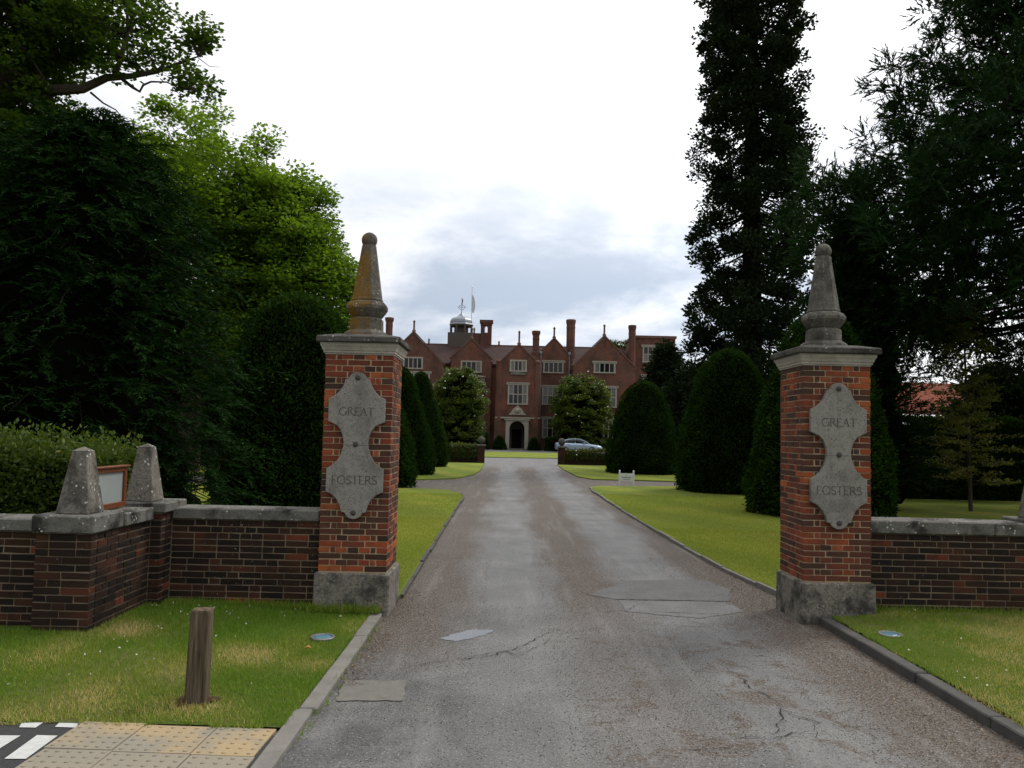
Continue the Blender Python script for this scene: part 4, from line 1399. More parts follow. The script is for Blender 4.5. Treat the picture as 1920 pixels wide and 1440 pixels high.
for x, z1_ in ((1.05, 1.275), (1.5, 1.395), (2.1, 1.432), (2.5, 1.405), (2.72, 1.33)):
    secs.append([(cx0 + x, cyy - 0.62, z1_ - 0.07), (cx0 + x, cyy - 0.4, z1_), (cx0 + x, cyy + 0.4, z1_), (cx0 + x, cyy + 0.62, z1_ - 0.07), (cx0 + x, cyy + 0.3, z1_ - 0.05), (cx0 + x, cyy - 0.3, z1_ - 0.05)])
loft(secs, 'roof', M['car_paint'], car)
for s in (-1, 1):
    for pts in (([(0.55, 0.79, 1.0), (1.08, 0.66, 1.27), (1.5, 0.63, 1.37), (2.1, 0.62, 1.41), (2.55, 0.63, 1.37), (3.05, 0.68, 1.18), (3.45, 0.78, 0.95)]), ([(2.0, 0.77, 0.94), (2.02, 0.63, 1.39)])):
        MB().tube([(cx0 + a, cyy + s * b, c) for a, b, c in pts], 0.038, 5).obj('window_pillar', M['car_paint'], car)
    for wx in (0.95, 3.72):
        wh = MB().lathe([(0.2, -0.1), (0.31, -0.1), (0.325, -0.07), (0.325, 0.07), (0.31, 0.1), (0.2, 0.1)], 22, (0, 0, 0)).obj('wheel', M['tyre'], car)
        wh.location = (cx0 + wx, cyy + s * 0.83, 0.325)
        wh.rotation_euler = (R(90), 0, 0)
        MB().lathe([(0.04, -0.11), (0.2, -0.105), (0.205, 0.0), (0.205, 0.105), (0.04, 0.11)], 12, (0, 0, 0)).obj('rim', M['alloy'], wh)
    MB().box(cx0 + 0.015, cx0 + 0.10, cyy + s * 0.62 - 0.14, cyy + s * 0.62 + 0.14, 0.72, 0.90).obj('tail_lamp', M['lamp_red'], car)
    MB().box(cx0 + 4.55, cx0 + 4.74, cyy + s * 0.58 - 0.12, cyy + s * 0.58 + 0.12, 0.60, 0.70).obj('headlight', M['lamp_clear'], car)
    MB().box(cx0 + 2.85, cx0 + 3.02, cyy + s * 0.93 - 0.08, cyy + s * 0.93 + 0.08, 0.96, 1.06).obj('wing_mirror', M['car_paint'], car, bevel=0.02)
    MB().box(cx0 + 1.25, cx0 + 1.42, cyy + s * 0.925 - 0.012, cyy + s * 0.925 + 0.012, 0.80, 0.835).obj('door_handle', M['iron'], car)
MB().box(cx0 - 0.03, cx0 + 0.05, cyy - 0.72, cyy + 0.72, 0.40, 0.55).obj('bumper', M['iron'], car, bevel=0.02)

# ------------------------------------------------------------------ rose walls with ball-topped piers, inner gate
for lab, x0, x1, sgn in (('low brick pier with ball top ending the short rose wall by the clipped cones', -1.78, -1.36, -1), ('low brick pier with ball top standing in front of the silver car', 3.0, 3.42, 1)):
    cx = (x0 + x1) / 2
    t = thing('gate_pier', lab, 'pier', (cx, 47.4, 0), 'ball-topped piers of the inner gateway')
    MB().box(x0, x1, 47.2, 47.62, -0.05, 1.02).obj('shaft', M['wall_brick'], t)
    MB().box(x0 - 0.05, x1 + 0.05, 47.15, 47.67, 1.022, 1.12).obj('cap', M['coping'], t, bevel=0.015)
    MB().lathe([(0.11, 0), (0.09, 0.06)] + [(0.215 * math.sin(R(a)), 0.26 - 0.215 * math.cos(R(a))) for a in range(24, 181, 13)], 14, (cx, 47.41, 1.121)).obj('ball', M['kerb_dark'], t, smooth=True)
for lab, x0, x1 in (('short low brick wall under roses beside the clipped cones', -4.9, -1.785), ('low brick wall under roses in front of the silver car', 3.425, 9.5)):
    t = thing('rose_wall', lab, 'wall', ((x0 + x1) / 2, 47.5, 0), 'low walls of the inner gateway')
    MB().box(x0, x1, 47.3, 47.58, -0.05, 0.66).obj('brickwork', M['wall_brick'], t)
    MB().box(x0, x1, 47.27, 47.61, 0.662, 0.73).obj('coping', M['coping'], t)

# ------------------------------------------------------------------ white sign on the lawn
sg = thing('lawn_sign', 'small white two-post sign on the lawn edge by the crossing path', 'sign', (4.28, 28.6, 0.04))
for x in (4.03, 4.53):
    MB().box(x - 0.032, x + 0.032, 28.57, 28.63, 0, 0.50).obj('post', M['white_paint'], sg)
    MB().lathe([(0.03, 0), (0.022, 0.02)] + [(0.034 * math.sin(R(a)), 0.05 - 0.034 * math.cos(R(a))) for a in range(30, 181, 25)], 10, (x, 28.6, 0.501)).obj('knob', M['white_paint'], sg, smooth=True)
b = MB().box(4.063, 4.497, 28.59, 28.615, 0.19, 0.475).obj('board', M['white_paint'], sg)
mb = MB().box(4.12, 4.44, 28.586, 28.588, 0.315, 0.340).box(4.16, 4.40, 28.586, 28.588, 0.245, 0.262).add([(4.26, 28.587, 0.39), (4.30, 28.587, 0.39), (4.28, 28.587, 0.43)], [(0, 1, 2)])
mb.obj('faint_print', M['print_grey'], b)

# ------------------------------------------------------------------ plants
def rng(seed):
    return np.random.default_rng(seed)


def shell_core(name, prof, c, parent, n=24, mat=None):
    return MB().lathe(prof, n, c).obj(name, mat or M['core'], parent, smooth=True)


def clipped_yew(label, cx, cy, r, h, seed, group='clipped yew cones lining the drive', n=26000, leaf=0.065, taper=0.42, sq=2.2):
    """dome-topped clipped yew: dense skin of small sprays over a dark body"""
    g_ = rng(seed)
    t = thing('clipped_yew', label, 'topiary', (cx, cy, 0), group)

    def rad(u):                     # u: 0 foot .. 1 top
        u = np.clip(u, 0, 1)
        foot = 0.90 + 0.10 * np.clip(u / 0.12, 0, 1)
        cone = 1.0 - taper * np.clip((u - 0.10) / 0.62, 0, 1) ** 1.15
        cap = np.sqrt(np.clip(1 - np.clip((u - 0.58) / 0.42, 0, 1) ** sq, 0, 1))
        return r * foot * cone * cap

    us = np.linspace(0.015, 1, 22)
    prof = [(max(float(rad(u)) * 0.95 - 0.03, 0.01), float(u) * (h - 0.06)) for u in us]
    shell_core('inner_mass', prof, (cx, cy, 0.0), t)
    MB().tube([(cx, cy, -0.1), (cx, cy, h * 0.5)], [0.16, 0.05], 6).obj('trunk', M['dark_bark'], t)
    u = g_.random(n * 2)
    keep = g_.random(n * 2) < np.clip(np.maximum(rad(u) / r, 0.35), 0, 1)
    u = u[keep][:n]
    n = len(u)
    a = g_.random(n) * 2 * np.pi
    rr = rad(u)
    lump = 1 + 0.040 * np.sin(5 * a + 3.1 * u * h + seed) + 0.034 * np.sin(9 * a - 5 * u * h) + 0.014 * np.sin(17 * a + 11 * u * h)
    rr = rr * lump - g_.random(n) ** 2 * 0.06 + (g_.random(n) < 0.09) * g_.random(n) * 0.10
    P = np.stack([cx + rr * np.cos(a), cy + rr * np.sin(a), u * h + 0.02], 1)
    du = 0.01
    slope = (rad(u + du) - rad(u - du)) / (2 * du * h)
    N = unit(np.stack([np.cos(a), np.sin(a), -slope], 1))
    A = unit(N * 0.7 + np.array([0, 0, 0.35]) + 0.75 * rdir(g_, n)) * (leaf * (0.7 + 0.9 * g_.random(n)))[:, None]
    B = side_of(g_, A) * (leaf * 0.30 * (0.6 + 0.8 * g_.random(n)))[:, None]
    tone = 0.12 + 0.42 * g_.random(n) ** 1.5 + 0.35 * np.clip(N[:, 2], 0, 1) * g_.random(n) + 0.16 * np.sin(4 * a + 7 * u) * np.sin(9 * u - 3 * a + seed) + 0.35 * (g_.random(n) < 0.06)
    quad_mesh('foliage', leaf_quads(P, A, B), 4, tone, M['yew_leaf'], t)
    return t


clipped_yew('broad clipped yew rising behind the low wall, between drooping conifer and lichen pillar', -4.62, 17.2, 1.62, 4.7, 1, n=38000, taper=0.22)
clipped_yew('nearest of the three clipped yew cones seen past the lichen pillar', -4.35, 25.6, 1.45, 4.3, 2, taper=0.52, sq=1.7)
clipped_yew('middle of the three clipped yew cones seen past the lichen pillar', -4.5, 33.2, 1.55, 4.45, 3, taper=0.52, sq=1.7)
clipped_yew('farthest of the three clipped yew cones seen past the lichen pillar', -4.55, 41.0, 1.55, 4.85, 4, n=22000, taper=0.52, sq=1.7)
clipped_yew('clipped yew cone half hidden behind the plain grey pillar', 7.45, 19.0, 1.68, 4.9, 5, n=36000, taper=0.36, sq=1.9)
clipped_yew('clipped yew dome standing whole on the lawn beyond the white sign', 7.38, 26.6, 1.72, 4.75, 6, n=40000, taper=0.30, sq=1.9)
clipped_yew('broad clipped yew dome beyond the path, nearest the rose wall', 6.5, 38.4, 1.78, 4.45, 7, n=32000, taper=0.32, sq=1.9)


def spray_tree(t, tips, g_, leaf, per, mat, fan=0.55, droop=0.25, width=0.16, name='foliage', spread=0.5, tone0=0.2, k_tone=0.5):
    """tips: list of (origin, direction, length): flat feathery sprays of narrow leaflets"""
    O = np.array([p[0] for p in tips])
    outer = np.array([p[3] for p in tips])
    D = unit(np.array([p[1] for p in tips]))
    L = np.array([p[2] for p in tips])
    m = len(O)
    up = np.array([0, 0, 1.0])
    Sd = unit(np.cross(D, up) + 0.15 * rdir(g_, m))
    f = np.tile(np.linspace(0.06, 1.0, per), (m, 1)) + g_.normal(size=(m, per)) * 0.03
    sgn = np.where(g_.random((m, per)) < 0.5, -1.0, 1.0)
    base = O[:, None] + D[:, None] * (f * L[:, None])[..., None] - up * (droop * (f ** 2) * L[:, None])[..., None]
    ln = leaf * (0.6 + 0.8 * g_.random((m, per))) * (1.15 - 0.55 * f)
    A = D[:, None] * 0.75 + Sd[:, None] * (sgn * fan * (0.6 + 0.8 * g_.random((m, per))))[..., None] - up * (droop * f)[..., None] + spread * 0.5 * g_.normal(size=(m, per, 3))
    A = unit(A) * ln[..., None]
    A = A.reshape(-1, 3)
    P = base.reshape(-1, 3)
    B = unit(np.cross(A, up + 0.7 * g_.normal(size=A.shape))) * (np.linalg.norm(A, axis=1) * width)[:, None]
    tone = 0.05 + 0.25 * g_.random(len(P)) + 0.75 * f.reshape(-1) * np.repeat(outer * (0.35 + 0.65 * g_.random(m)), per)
    return quad_mesh(name, leaf_quads(P, A, B), 4, tone, mat, t)


def drooping_conifer(label, cx, cy, h, rfun, seed, mat, n_br=170, sprays=9, leaf=0.13, per=34, name='drooping_conifer', cat='conifer', group=None, z0=0.3, lean=(0, 0), core=0.55, spray_len=0.75, droop=0.35, rise=0.05, width=0.10):
    g_ = rng(seed)
    t = thing(name, label, cat, (cx, cy, 0), group)
    mb = MB().tube([(cx, cy, -0.1), (cx + lean[0] * 0.5, cy + lean[1] * 0.5, h * 0.5), (cx + lean[0], cy + lean[1], h * 0.97)], [h * 0.028, h * 0.016, 0.02], 8)
    tips = []
    for i in range(n_br):
        u = (i + g_.random()) / n_br
        z = z0 + (h - z0) * u ** 0.9
        a = i * 2.399963 + g_.normal() * 0.3
        rmax = float(rfun(z / h)) * (0.78 + 0.36 * g_.random())
        ox, oy = cx + lean[0] * z / h, cy + lean[1] * z / h
        d = np.array([math.cos(a), math.sin(a), 0.0])
        p0 = np.array([ox, oy, z])
        p1 = p0 + d * rmax * 0.5 + np.array([0, 0, rise * rmax + 0.05])
        p2 = p0 + d * rmax - np.array([0, 0, droop * rmax * 0.45])
        mb.tube([p0, p1, p2], [0.014 + 0.006 * rmax, 0.007 + 0.003 * rmax, 0.003], 4)
        for k in range(sprays):
            f = 0.28 + 0.72 * (k + g_.random() * 0.8) / sprays
            b = p0 * (1 - f) ** 2 + 2 * p1 * f * (1 - f) + p2 * f * f
            yaw = g_.normal() * 0.95
            dd = np.array([math.cos(a + yaw), math.sin(a + yaw), 0.05 + 0.30 * g_.normal()])
            tips.append((b + g_.normal(size=3) * 0.08, dd, spray_len * (0.6 + 0.6 * g_.random()) * (0.5 + 0.5 * min(1.0, rmax / 1.5)), f ** 2))
    mb.obj('trunk', M['dark_bark'], t)
    if core:
        prof = [(max(core * float(rfun(u)), 0.01), u * h) for u in np.linspace(0.03, 0.96, 16)]
        lathe = MB()
        vs = []
        n = 14
        for r_, z in prof:
            for k in range(n):
                a = 2 * math.pi * k / n
                q_ = r_ * (1 + 0.25 * math.sin(3 * a + z * 2.1) + 0.15 * math.sin(7 * a - z * 3.3))
                vs.append((cx + lean[0] * z / h + q_ * math.cos(a), cy + lean[1] * z / h + q_ * math.sin(a), z))
        fs = [(j * n + k, j * n + (k + 1) % n, (j + 1) * n + (k + 1) % n, (j + 1) * n + k) for j in range(len(prof) - 1) for k in range(n)]
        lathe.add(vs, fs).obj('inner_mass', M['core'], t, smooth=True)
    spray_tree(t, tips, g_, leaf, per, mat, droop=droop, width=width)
    return t


def hem(u):
    return np.interp(u, [0, 0.08, 0.3, 0.55, 0.8, 0.93, 1.0], [2.55, 2.6, 2.45, 2.15, 1.55, 0.95, 0.25])


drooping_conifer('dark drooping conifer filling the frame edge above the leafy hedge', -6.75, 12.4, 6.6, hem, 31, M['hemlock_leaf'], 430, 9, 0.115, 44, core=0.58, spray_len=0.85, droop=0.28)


def cyp(u):
    return np.interp(u, [0, 0.1, 0.4, 0.7, 0.9, 1.0], [2.05, 2.15, 1.95, 1.25, 0.55, 0.1])


drooping_conifer('dark feathery cone-shaped conifer rising behind the plain grey pillar', 9.25, 20.9, 7.5, lambda u: 0.84 * cyp(u), 33, M['cypress_leaf'], 330, 9, 0.15, 28, name='cone_conifer', core=0.62, droop=-0.25, rise=0.25, spray_len=0.6, lean=(-0.25, 0))


# broadleaf trees ---------------------------------------------------
def clump_leaves(g_, centres, radii, per, leaf, flat_=0.5, top=0.55):
    m = len(centres)
    cidx = np.repeat(np.arange(m), per)
    d = rdir(g_, m * per)
    d[:, 2] = np.where(d[:, 2] < 0, d[:, 2] * (1 - top), d[:, 2])
    rr = (g_.random(m * per) ** 0.45) * radii[cidx]
    off = d * rr[:, None]
    off[:, 2] *= flat_
    P = centres[cidx] + off
    out = unit(off + np.array([0, 0, 0.25]))
    A = unit(out * np.array([1, 1, 0.15]) + 0.8 * g_.normal(size=P.shape) * np.array([1, 1, 0.45])) * (leaf * (0.6 + 0.7 * g_.random(len(P))))[:, None]
    up = unit(np.array([0, 0, 1.0]) + 0.45 * g_.normal(size=P.shape))
    B = unit(np.cross(A, up)) * (np.linalg.norm(A, axis=1) * 0.36)[:, None]
    return P, A, B, cidx


def bez(a, b, c, n=5):
    return [a * (1 - t) ** 2 + 2 * b * t * (1 - t) + c * t * t for t in np.linspace(0, 1, n)]


def broad_tree(name, label, base, fork, ells, n_clump, per, leaf, clump_r, mat, seed, trunk_r, cat='tree', group=None, extra=(), limbs=(), shell=0.35, flat_=0.5, bark='bark', twig=1.0):
    """ells: crown as (cx, cy, cz, rx, ry, rz, weight)"""
    g_ = rng(seed)
    t = thing(name, label, cat, (base[0], base[1], 0), group)
    base, fork = np.array(base, float), np.array(fork, float)
    W = np.array([e[6] for e in ells])
    W = W / W.sum()
    cs = []
    tries = 0
    while len(cs) < n_clump and tries < n_clump * 40:
        tries += 1
        e = ells[g_.choice(len(ells), p=W)]
        d = rdir(g_, 1)[0]
        k = shell + (1 - shell) * g_.random() ** 0.6
        p = np.array(e[:3]) + d * k * np.array(e[3:6])
        if cs and np.min(np.linalg.norm(np.array(cs) - p, axis=1)) < clump_r * 0.62:
            continue
        cs.append(p)
    cs += [np.array(e) for e in extra]
    cs = np.array(cs)
    radii = clump_r * (0.65 + 0.6 * g_.random(len(cs)))
    mb = MB().tube([base + np.array([0, 0, -0.1]), base * 0.5 + fork * 0.5 + np.array([0.05, 0, 0]), fork], [trunk_r * 1.25, trunk_r, trunk_r * 0.8], 10)
    hubs = [fork]
    for e in ells:
        for k in range(3):
            d = rdir(g_, 1)[0]
            h_ = np.array(e[:3]) + d * np.array(e[3:6]) * 0.42
            mid = fork * 0.45 + h_ * 0.55 + np.array([0, 0, 0.12 * np.linalg.norm(h_ - fork)])
            mb.tube(bez(fork, mid, h_, 6), np.linspace(trunk_r * 0.55, trunk_r * 0.2, 6), 6)
            hubs.append(h_)
            hubs.append(mid * 0.5 + h_ * 0.25 + fork * 0.25)
    for pl, rads in limbs:
        mb.tube(pl, rads, 7)
        hubs += [np.array(p_) for p_ in pl]
    hubs = np.array(hubs)
    for c in cs:
        j = np.argmin(np.linalg.norm(hubs - c, axis=1) + 0.6 * np.maximum(0, hubs[:, 2] - c[2]))
        h_ = hubs[j]
        mid = (h_ + c) / 2 + g_.normal(size=3) * 0.12 * np.linalg.norm(c - h_)
        mb.tube(bez(h_, mid, c, 4), np.linspace(0.055, 0.012, 4) * twig, 4)
        for k in range(3):
            e = c + rdir(g_, 1)[0] * clump_r * 0.8 * np.array([1, 1, 0.4])
            mb.tube([c, (c + e) / 2 + np.array([0, 0, 0.04]), e], np.array([0.014, 0.010, 0.005]) * twig, 3)
    mb.obj('trunk', M[bark], t)
    P, A, B, ci = clump_leaves(g_, cs, radii, per, leaf, flat_)
    ct = g_.random(len(cs))
    tone = 0.18 + 0.38 * g_.random(len(P)) + 0.34 * ct[ci]
    cr = quad_mesh('crown', leaf_quads(P, A, B), 4, tone, mat, t)
    return t


# sycamore behind the conifer, backlit
broad_tree('sycamore_tree', 'large bright green broadleaf tree behind the dark conifer and broad clipped yew', (-12.6, 31.5, 0), (-12.6, 31.5, 4.2),
           [(-13.0, 31.5, 8.9, 5.2, 4.6, 5.6, 3), (-10.6, 31.2, 8.2, 4.5, 4.0, 4.0, 2.2), (-9.6, 31.0, 5.6, 3.6, 3.4, 2.4, 1.3), (-15.5, 31, 8.0, 4.5, 4, 4.5, 1.2), (-9.4, 31, 9.3, 2.9, 2.8, 2.6, 1.4), (-8.0, 31, 6.8, 2.2, 2.4, 2.2, 1.1)], 640, 320, 0.165, 0.82, M['sycamore_leaf'], 51, 0.40, shell=0.5, flat_=0.85)
# old oak at the frame's upper edge, with its long bare limb reaching over
k_ = 74.55
px = lambda x, y, Y=20.0: ((x - 955) / k_ * (Y / 20.0), Y, (797 - y) / k_ * (Y / 20.0) + 1.8)
oak_extra = [px(x, y, 20 + dy) for x, y, dy in ((195, 60, 0.4), (150, 20, -0.5), (250, 40, 0.6), (285, 85, 0.1), (330, 60, 0.0), (352, 62, 0.3), (338, 140, 0.1), (305, 118, -0.4), (225, 105, 0.3), (180, 118, -0.3), (130, 95, 0.5), (230, 10, -0.2), (165, 70, -0.6), (265, 5, 0.5), (205, 30, 0.9), (135, 50, 0.2), (245, 80, -0.5), (350, 35, -0.2), (345, 155, -0.2), (150, 100, 0.8), (120, 10, 0.3), (190, -20, 0.3), (150, -30, -0.4), (240, -30, 0.4))]
oak_limbs = [([px(-60, 190), px(60, 160), px(125, 155), px(170, 132), px(215, 128), px(265, 118), px(320, 95), px(345, 85)], [0.20, 0.15, 0.12, 0.10, 0.075, 0.055, 0.035, 0.015]),
             ([px(200, 135), px(220, 150), px(234, 158), px(240, 145), px(255, 138), px(285, 138), px(310, 150)], [0.05, 0.04, 0.035, 0.03, 0.025, 0.02, 0.01]),
             ([px(140, 162), px(165, 182), px(190, 195), px(207, 214)], [0.03, 0.022, 0.016, 0.008]),
             ([px(185, 128), px(195, 90), px(205, 40), px(200, -20)], [0.07, 0.06, 0.05, 0.03]),
             ([px(342, 88), px(365, 105), px(386, 106)], [0.012, 0.008, 0.004])]
broad_tree('oak_tree', 'old oak at the upper edge with a long gnarled limb reaching into the sky', (-16.0, 20.5, 0), (-16.0, 20.5, 6.0),
           [(-14.6, 20.3, 9.8, 2.9, 2.8, 3.6, 2), (-15.5, 20.3, 6.6, 3.6, 2.6, 2.4, 1.2), (-15.0, 20.3, 13.0, 3.4, 3.0, 3.4, 1.6), (-12.4, 20.2, 8.0, 1.5, 1.6, 2.3, 0.8), (-12.2, 20.2, 12.2, 1.4, 1.6, 1.6, 0.6)], 520, 230, 0.135, 0.60, M['oak_leaf'], 52, 0.45, extra=oak_extra, limbs=oak_limbs, shell=0.25, flat_=0.75)

# magnolias before the house
def magnolia(label, cx, cy, r, ztop, seed):
    g_ = rng(seed)
    zc = ztop * 0.56
    t = broad_tree('magnolia_bush', label, (cx, cy, 0), (cx, cy, 1.0), [(cx, cy, zc, r * 0.95, r * 0.9, ztop - zc - 0.5, 2), (cx, cy, zc - 1.6, r, r * 0.95, 2.6, 1), (cx, cy, 1.7, r * 0.85, r * 0.85, 1.4, 0.7)], 330, 130, 0.20, 0.58, M['magnolia_leaf'], seed, 0.16, 'bush', 'flowering magnolias before the house', shell=0.62, flat_=0.8)
    n = 9
    d = rdir(g_, n)
    d[:, 1] = -np.abs(d[:, 1])
    P = np.array([cx, cy, zc]) + d * np.array([r, r, ztop - zc]) * 0.98
    V = []
    for p in P:
        A = rdir(g_, 5) * 0.15
        A[:, 2] = np.abs(A[:, 2])
        B = side_of(g_, A) * 0.07
        V.append(leaf_quads(np.tile(p, (5, 1)), A, B))
    quad_mesh('blossom', np.concatenate(V), 4, np.ones(5 * n), M['petal'], t)
    MB().lathe([(r * 0.5, 0.1), (r * 0.66, 1.6), (r * 0.66, zc), (r * 0.42, ztop * 0.76), (0.1, ztop * 0.9)], 14, (cx, cy, 0)).obj('inner_mass', M['core'], t, smooth=True)
    return t


magnolia('rounded flowering magnolia bush in front of the house, left of the arched door', -4.95, 80.0, 2.75, 8.9, 61)
magnolia('rounded flowering magnolia bush in front of the house, behind the silver car', 8.0, 86.3, 3.35, 8.9, 62)

# tree showing over the roof
broad_tree('roof_tree', 'rounded green treetop showing above the roof beside the tall gable', (15.0, 112, 0), (15.0, 112, 7), [(15.0, 112, 12.2, 2.8, 2.6, 3.4, 1)], 70, 150, 0.35, 0.9, M['oak_leaf'], 63, 0.3, shell=0.5)


# redwood -----------------------------------------------------------
def redwood(label, cx, cy, h, rfun, seed, n_cl, per, cr, leaf, mat, name='redwood_tree', z0=1.0, trunk_r=0.55, group=None, core=0.0):
    g_ = rng(seed)
    t = thing(name, label, 'conifer', (cx, cy, 0), group)
    mb = MB().tube([(cx, cy, -0.2), (cx, cy, h * 0.5), (cx + 0.1, cy, h)], [trunk_r, trunk_r * 0.62, 0.05], 10)
    cs, out = [], []
    for i in range(n_cl):
        z = z0 + (h - z0) * (i + g_.random()) / n_cl
        a = g_.random() * 2 * math.pi
        rm = float(rfun(z / h)) * (0.80 + 0.32 * g_.random() + (0.25 if g_.random() < 0.06 else 0))
        f = 0.35 + 0.65 * g_.random() ** 0.6
        r_ = rm * f
        c = np.array([cx + r_ * math.cos(a), cy + r_ * math.sin(a), z])
        cs.append(c)
        if f > 0.55:
            p0 = np.array([cx, cy, z + 0.35 * r_ * (0.5 + g_.random())])
            mid = (p0 + c) / 2 - np.array([0, 0, 0.12 * r_])
            mb.tube(bez(p0, mid, c, 4), np.linspace(0.07, 0.02, 4), 4)
    mb.obj('trunk', M['dark_bark'], t)
    cs = np.array(cs)
    m = len(cs)
    ci = np.repeat(np.arange(m), per)
    rad = cr * (0.6 + 0.7 * g_.random(m))
    d = rdir(g_, m * per)
    off = d * ((g_.random(m * per) ** 0.5) * rad[ci])[:, None]
    off[:, 2] *= 0.8
    P = cs[ci] + off
    ax = unit(cs - np.array([cx, cy, 0]) * np.array([1, 1, 0]) - np.array([0, 0, 1]) * cs)
    A = unit(0.7 * ax[ci] + 0.6 * d + 0.5 * g_.normal(size=P.shape) + np.array([0, 0, 0.25])) * (leaf * (0.6 + 0.8 * g_.random(len(P))))[:, None]
    B = side_of(g_, A) * (np.linalg.norm(A, axis=1) * 0.30)[:, None]
    tone = 0.1 + 0.5 * g_.random(len(P)) + 0.35 * g_.random(m)[ci]
    quad_mesh('crown', leaf_quads(P, A, B), 4, tone, mat, t)
    if core:
        prof = [(max(core * float(rfun(u)), 0.01), u * h) for u in np.linspace(0.02, 0.95, 12)]
        shell_core('inner_mass', prof, (cx, cy, 0), t, 12)
    return t


rw = lambda u: np.interp(u, [0, 0.12, 0.2, 0.3, 0.42, 0.55, 0.7, 0.85, 1.0], [3.2, 3.6, 3.35, 3.15, 3.4, 2.9, 2.8, 2.2, 0.4])
redwood('very tall narrow dark conifer standing beyond the clipped yews', 13.75, 45.0, 35.0, rw, 71, 820, 205, 0.66, 0.19, M['redwood_leaf'], trunk_r=0.7)
sm = lambda u: np.interp(u, [0, 0.2, 0.5, 0.8, 1.0], [2.0, 2.2, 1.9, 1.3, 0.3])
redwood('shorter dark conifer in front of the flat-topped tower', 11.9, 60.0, 8.6, sm, 72, 110, 150, 0.62, 0.24, M['redwood_leaf'], 'dark_conifer', 0.5, 0.2, core=0.6)
redwood('low dark conifer in the gap between the two clipped yew domes', 11.6, 50.0, 6.2, sm, 73, 90, 150, 0.6, 0.22, M['redwood_leaf'], 'dark_conifer', 0.3, 0.2, core=0.7)


# big spreading cedar at the right -----------------------------------
def cedar(label, cx, cy, h, rfun, seed, n_br=150):
    g_ = rng(seed)
    t = thing('cedar_tree', label, 'conifer', (cx, cy, 0))
    mb = MB().tube([(cx, cy, -0.2), (cx, cy, h * 0.5), (cx, cy, h)], [0.5, 0.33, 0.05], 10)
    K = []
    hang = []
    for i in range(n_br):
        z = 4.7 + (h - 4.7) * ((i + g_.random()) / n_br) ** 1.40
        a = i * 2.399963 + g_.normal() * 0.4
        rm = float(rfun(z)) * (0.78 + 0.24 * g_.random())
        d = np.array([math.cos(a), math.sin(a), 0.0])
        p0 = np.array([cx, cy, z + 0.10 * rm])
        p1 = p0 + d * rm * 0.55 + np.array([0, 0, -0.14 * rm + 0.3 * g_.normal()])
        p2 = p0 + d * rm + np.array([0, 0, -0.02 * rm + 0.5 * g_.normal()])
        mb.tube(bez(p0, p1, p2, 6), np.linspace(0.035 + 0.005 * rm, 0.008, 6), 5)
        ns = 3 + int(rm * 1.3)
        for k in range(ns):
            f = 1.0 - 0.60 * ((k + g_.random()) / ns) ** 1.25
            b = p0 * (1 - f) ** 2 + 2 * p1 * f * (1 - f) + p2 * f * f
            c = b + g_.normal(size=3) * np.array([0.42, 0.42, 0.30])
            mb.tube([b, (b + c) / 2 + np.array([0, 0, -0.04]), c], [0.018, 0.012, 0.006], 3)
            if math.sin(1.3 * c[0] + 0.7 * c[2]) + math.sin(1.9 * c[2] - 0.8 * c[1] + 1.0) + math.sin(1.1 * c[1] + 0.9 * c[0]) < (2.1 if c[2] > 6.2 else 1.0):
                K.append((c, a))
            if z < 6.8 and g_.random() < 0.4:
                q1 = c + np.array([0.3 * g_.normal(), 0.3 * g_.normal(), -0.5 - 0.6 * g_.random()])
                mb.tube([c, (c + q1) / 2 + np.array([0.1 * g_.normal(), 0.1 * g_.normal(), 0.06]), q1], [0.012, 0.009, 0.004], 3)
                hang.append(q1)
    mb.obj('trunk', M['dark_bark'], t)
    m, ns = len(K), 24
    Cc = np.array([k[0] for k in K])
    ax = np.array([[math.cos(k[1]), math.sin(k[1]), 0.35] for k in K])
    D = unit(np.repeat(ax, ns, 0) * 0.55 + rdir(g_, m * ns) * 0.9 + np.array([0, 0, 0.15]))
    L = 0.42 * (0.5 + 0.8 * g_.random(m * ns))
    B0 = np.repeat(Cc, ns, 0) + D * 0.10 + g_.normal(size=D.shape) * 0.10
    if hang:
        H_ = np.repeat(np.array(hang), 8, 0)
        B0 = np.concatenate([B0, H_ + g_.normal(size=H_.shape) * 0.12])
        D = np.concatenate([D, unit(rdir(g_, len(H_)) + np.array([0, 0, -0.7]))])
        L = np.concatenate([L, 0.22 * (0.5 + g_.random(len(H_)))])
    per = 9
    f = np.tile(np.linspace(0.15, 1.0, per), len(D))
    Dr, Lr = np.repeat(D, per, 0), np.repeat(L, per)
    P = np.repeat(B0, per, 0) + Dr * (f * Lr)[:, None]
    n = len(P)
    A = unit(Dr * 0.95 + 0.55 * rdir(g_, n)) * (0.17 * (0.6 + 0.7 * g_.random(n)))[:, None]
    B = side_of(g_, A) * 0.021
    tone = 0.12 + 0.35 * g_.random(n) + 0.25 * np.repeat(g_.random(len(D)), per) + 0.2 * f
    quad_mesh('crown', np.stack([P - B, P + B, P + A], 1), 3, tone, M['cedar_leaf'], t)
    return t


ced = lambda z: np.interp(z, [4.0, 5.2, 6.5, 8.0, 9.2, 10.5, 12.0, 13.5, 16.0, 20.0], [3.4, 5.2, 6.8, 7.1, 6.7, 5.3, 3.9, 2.9, 1.9, 0.3])
cedar('huge spreading dark cedar overhanging the straight wall at the frame edge', 14.9, 21.5, 19.5, ced, 81, 250)

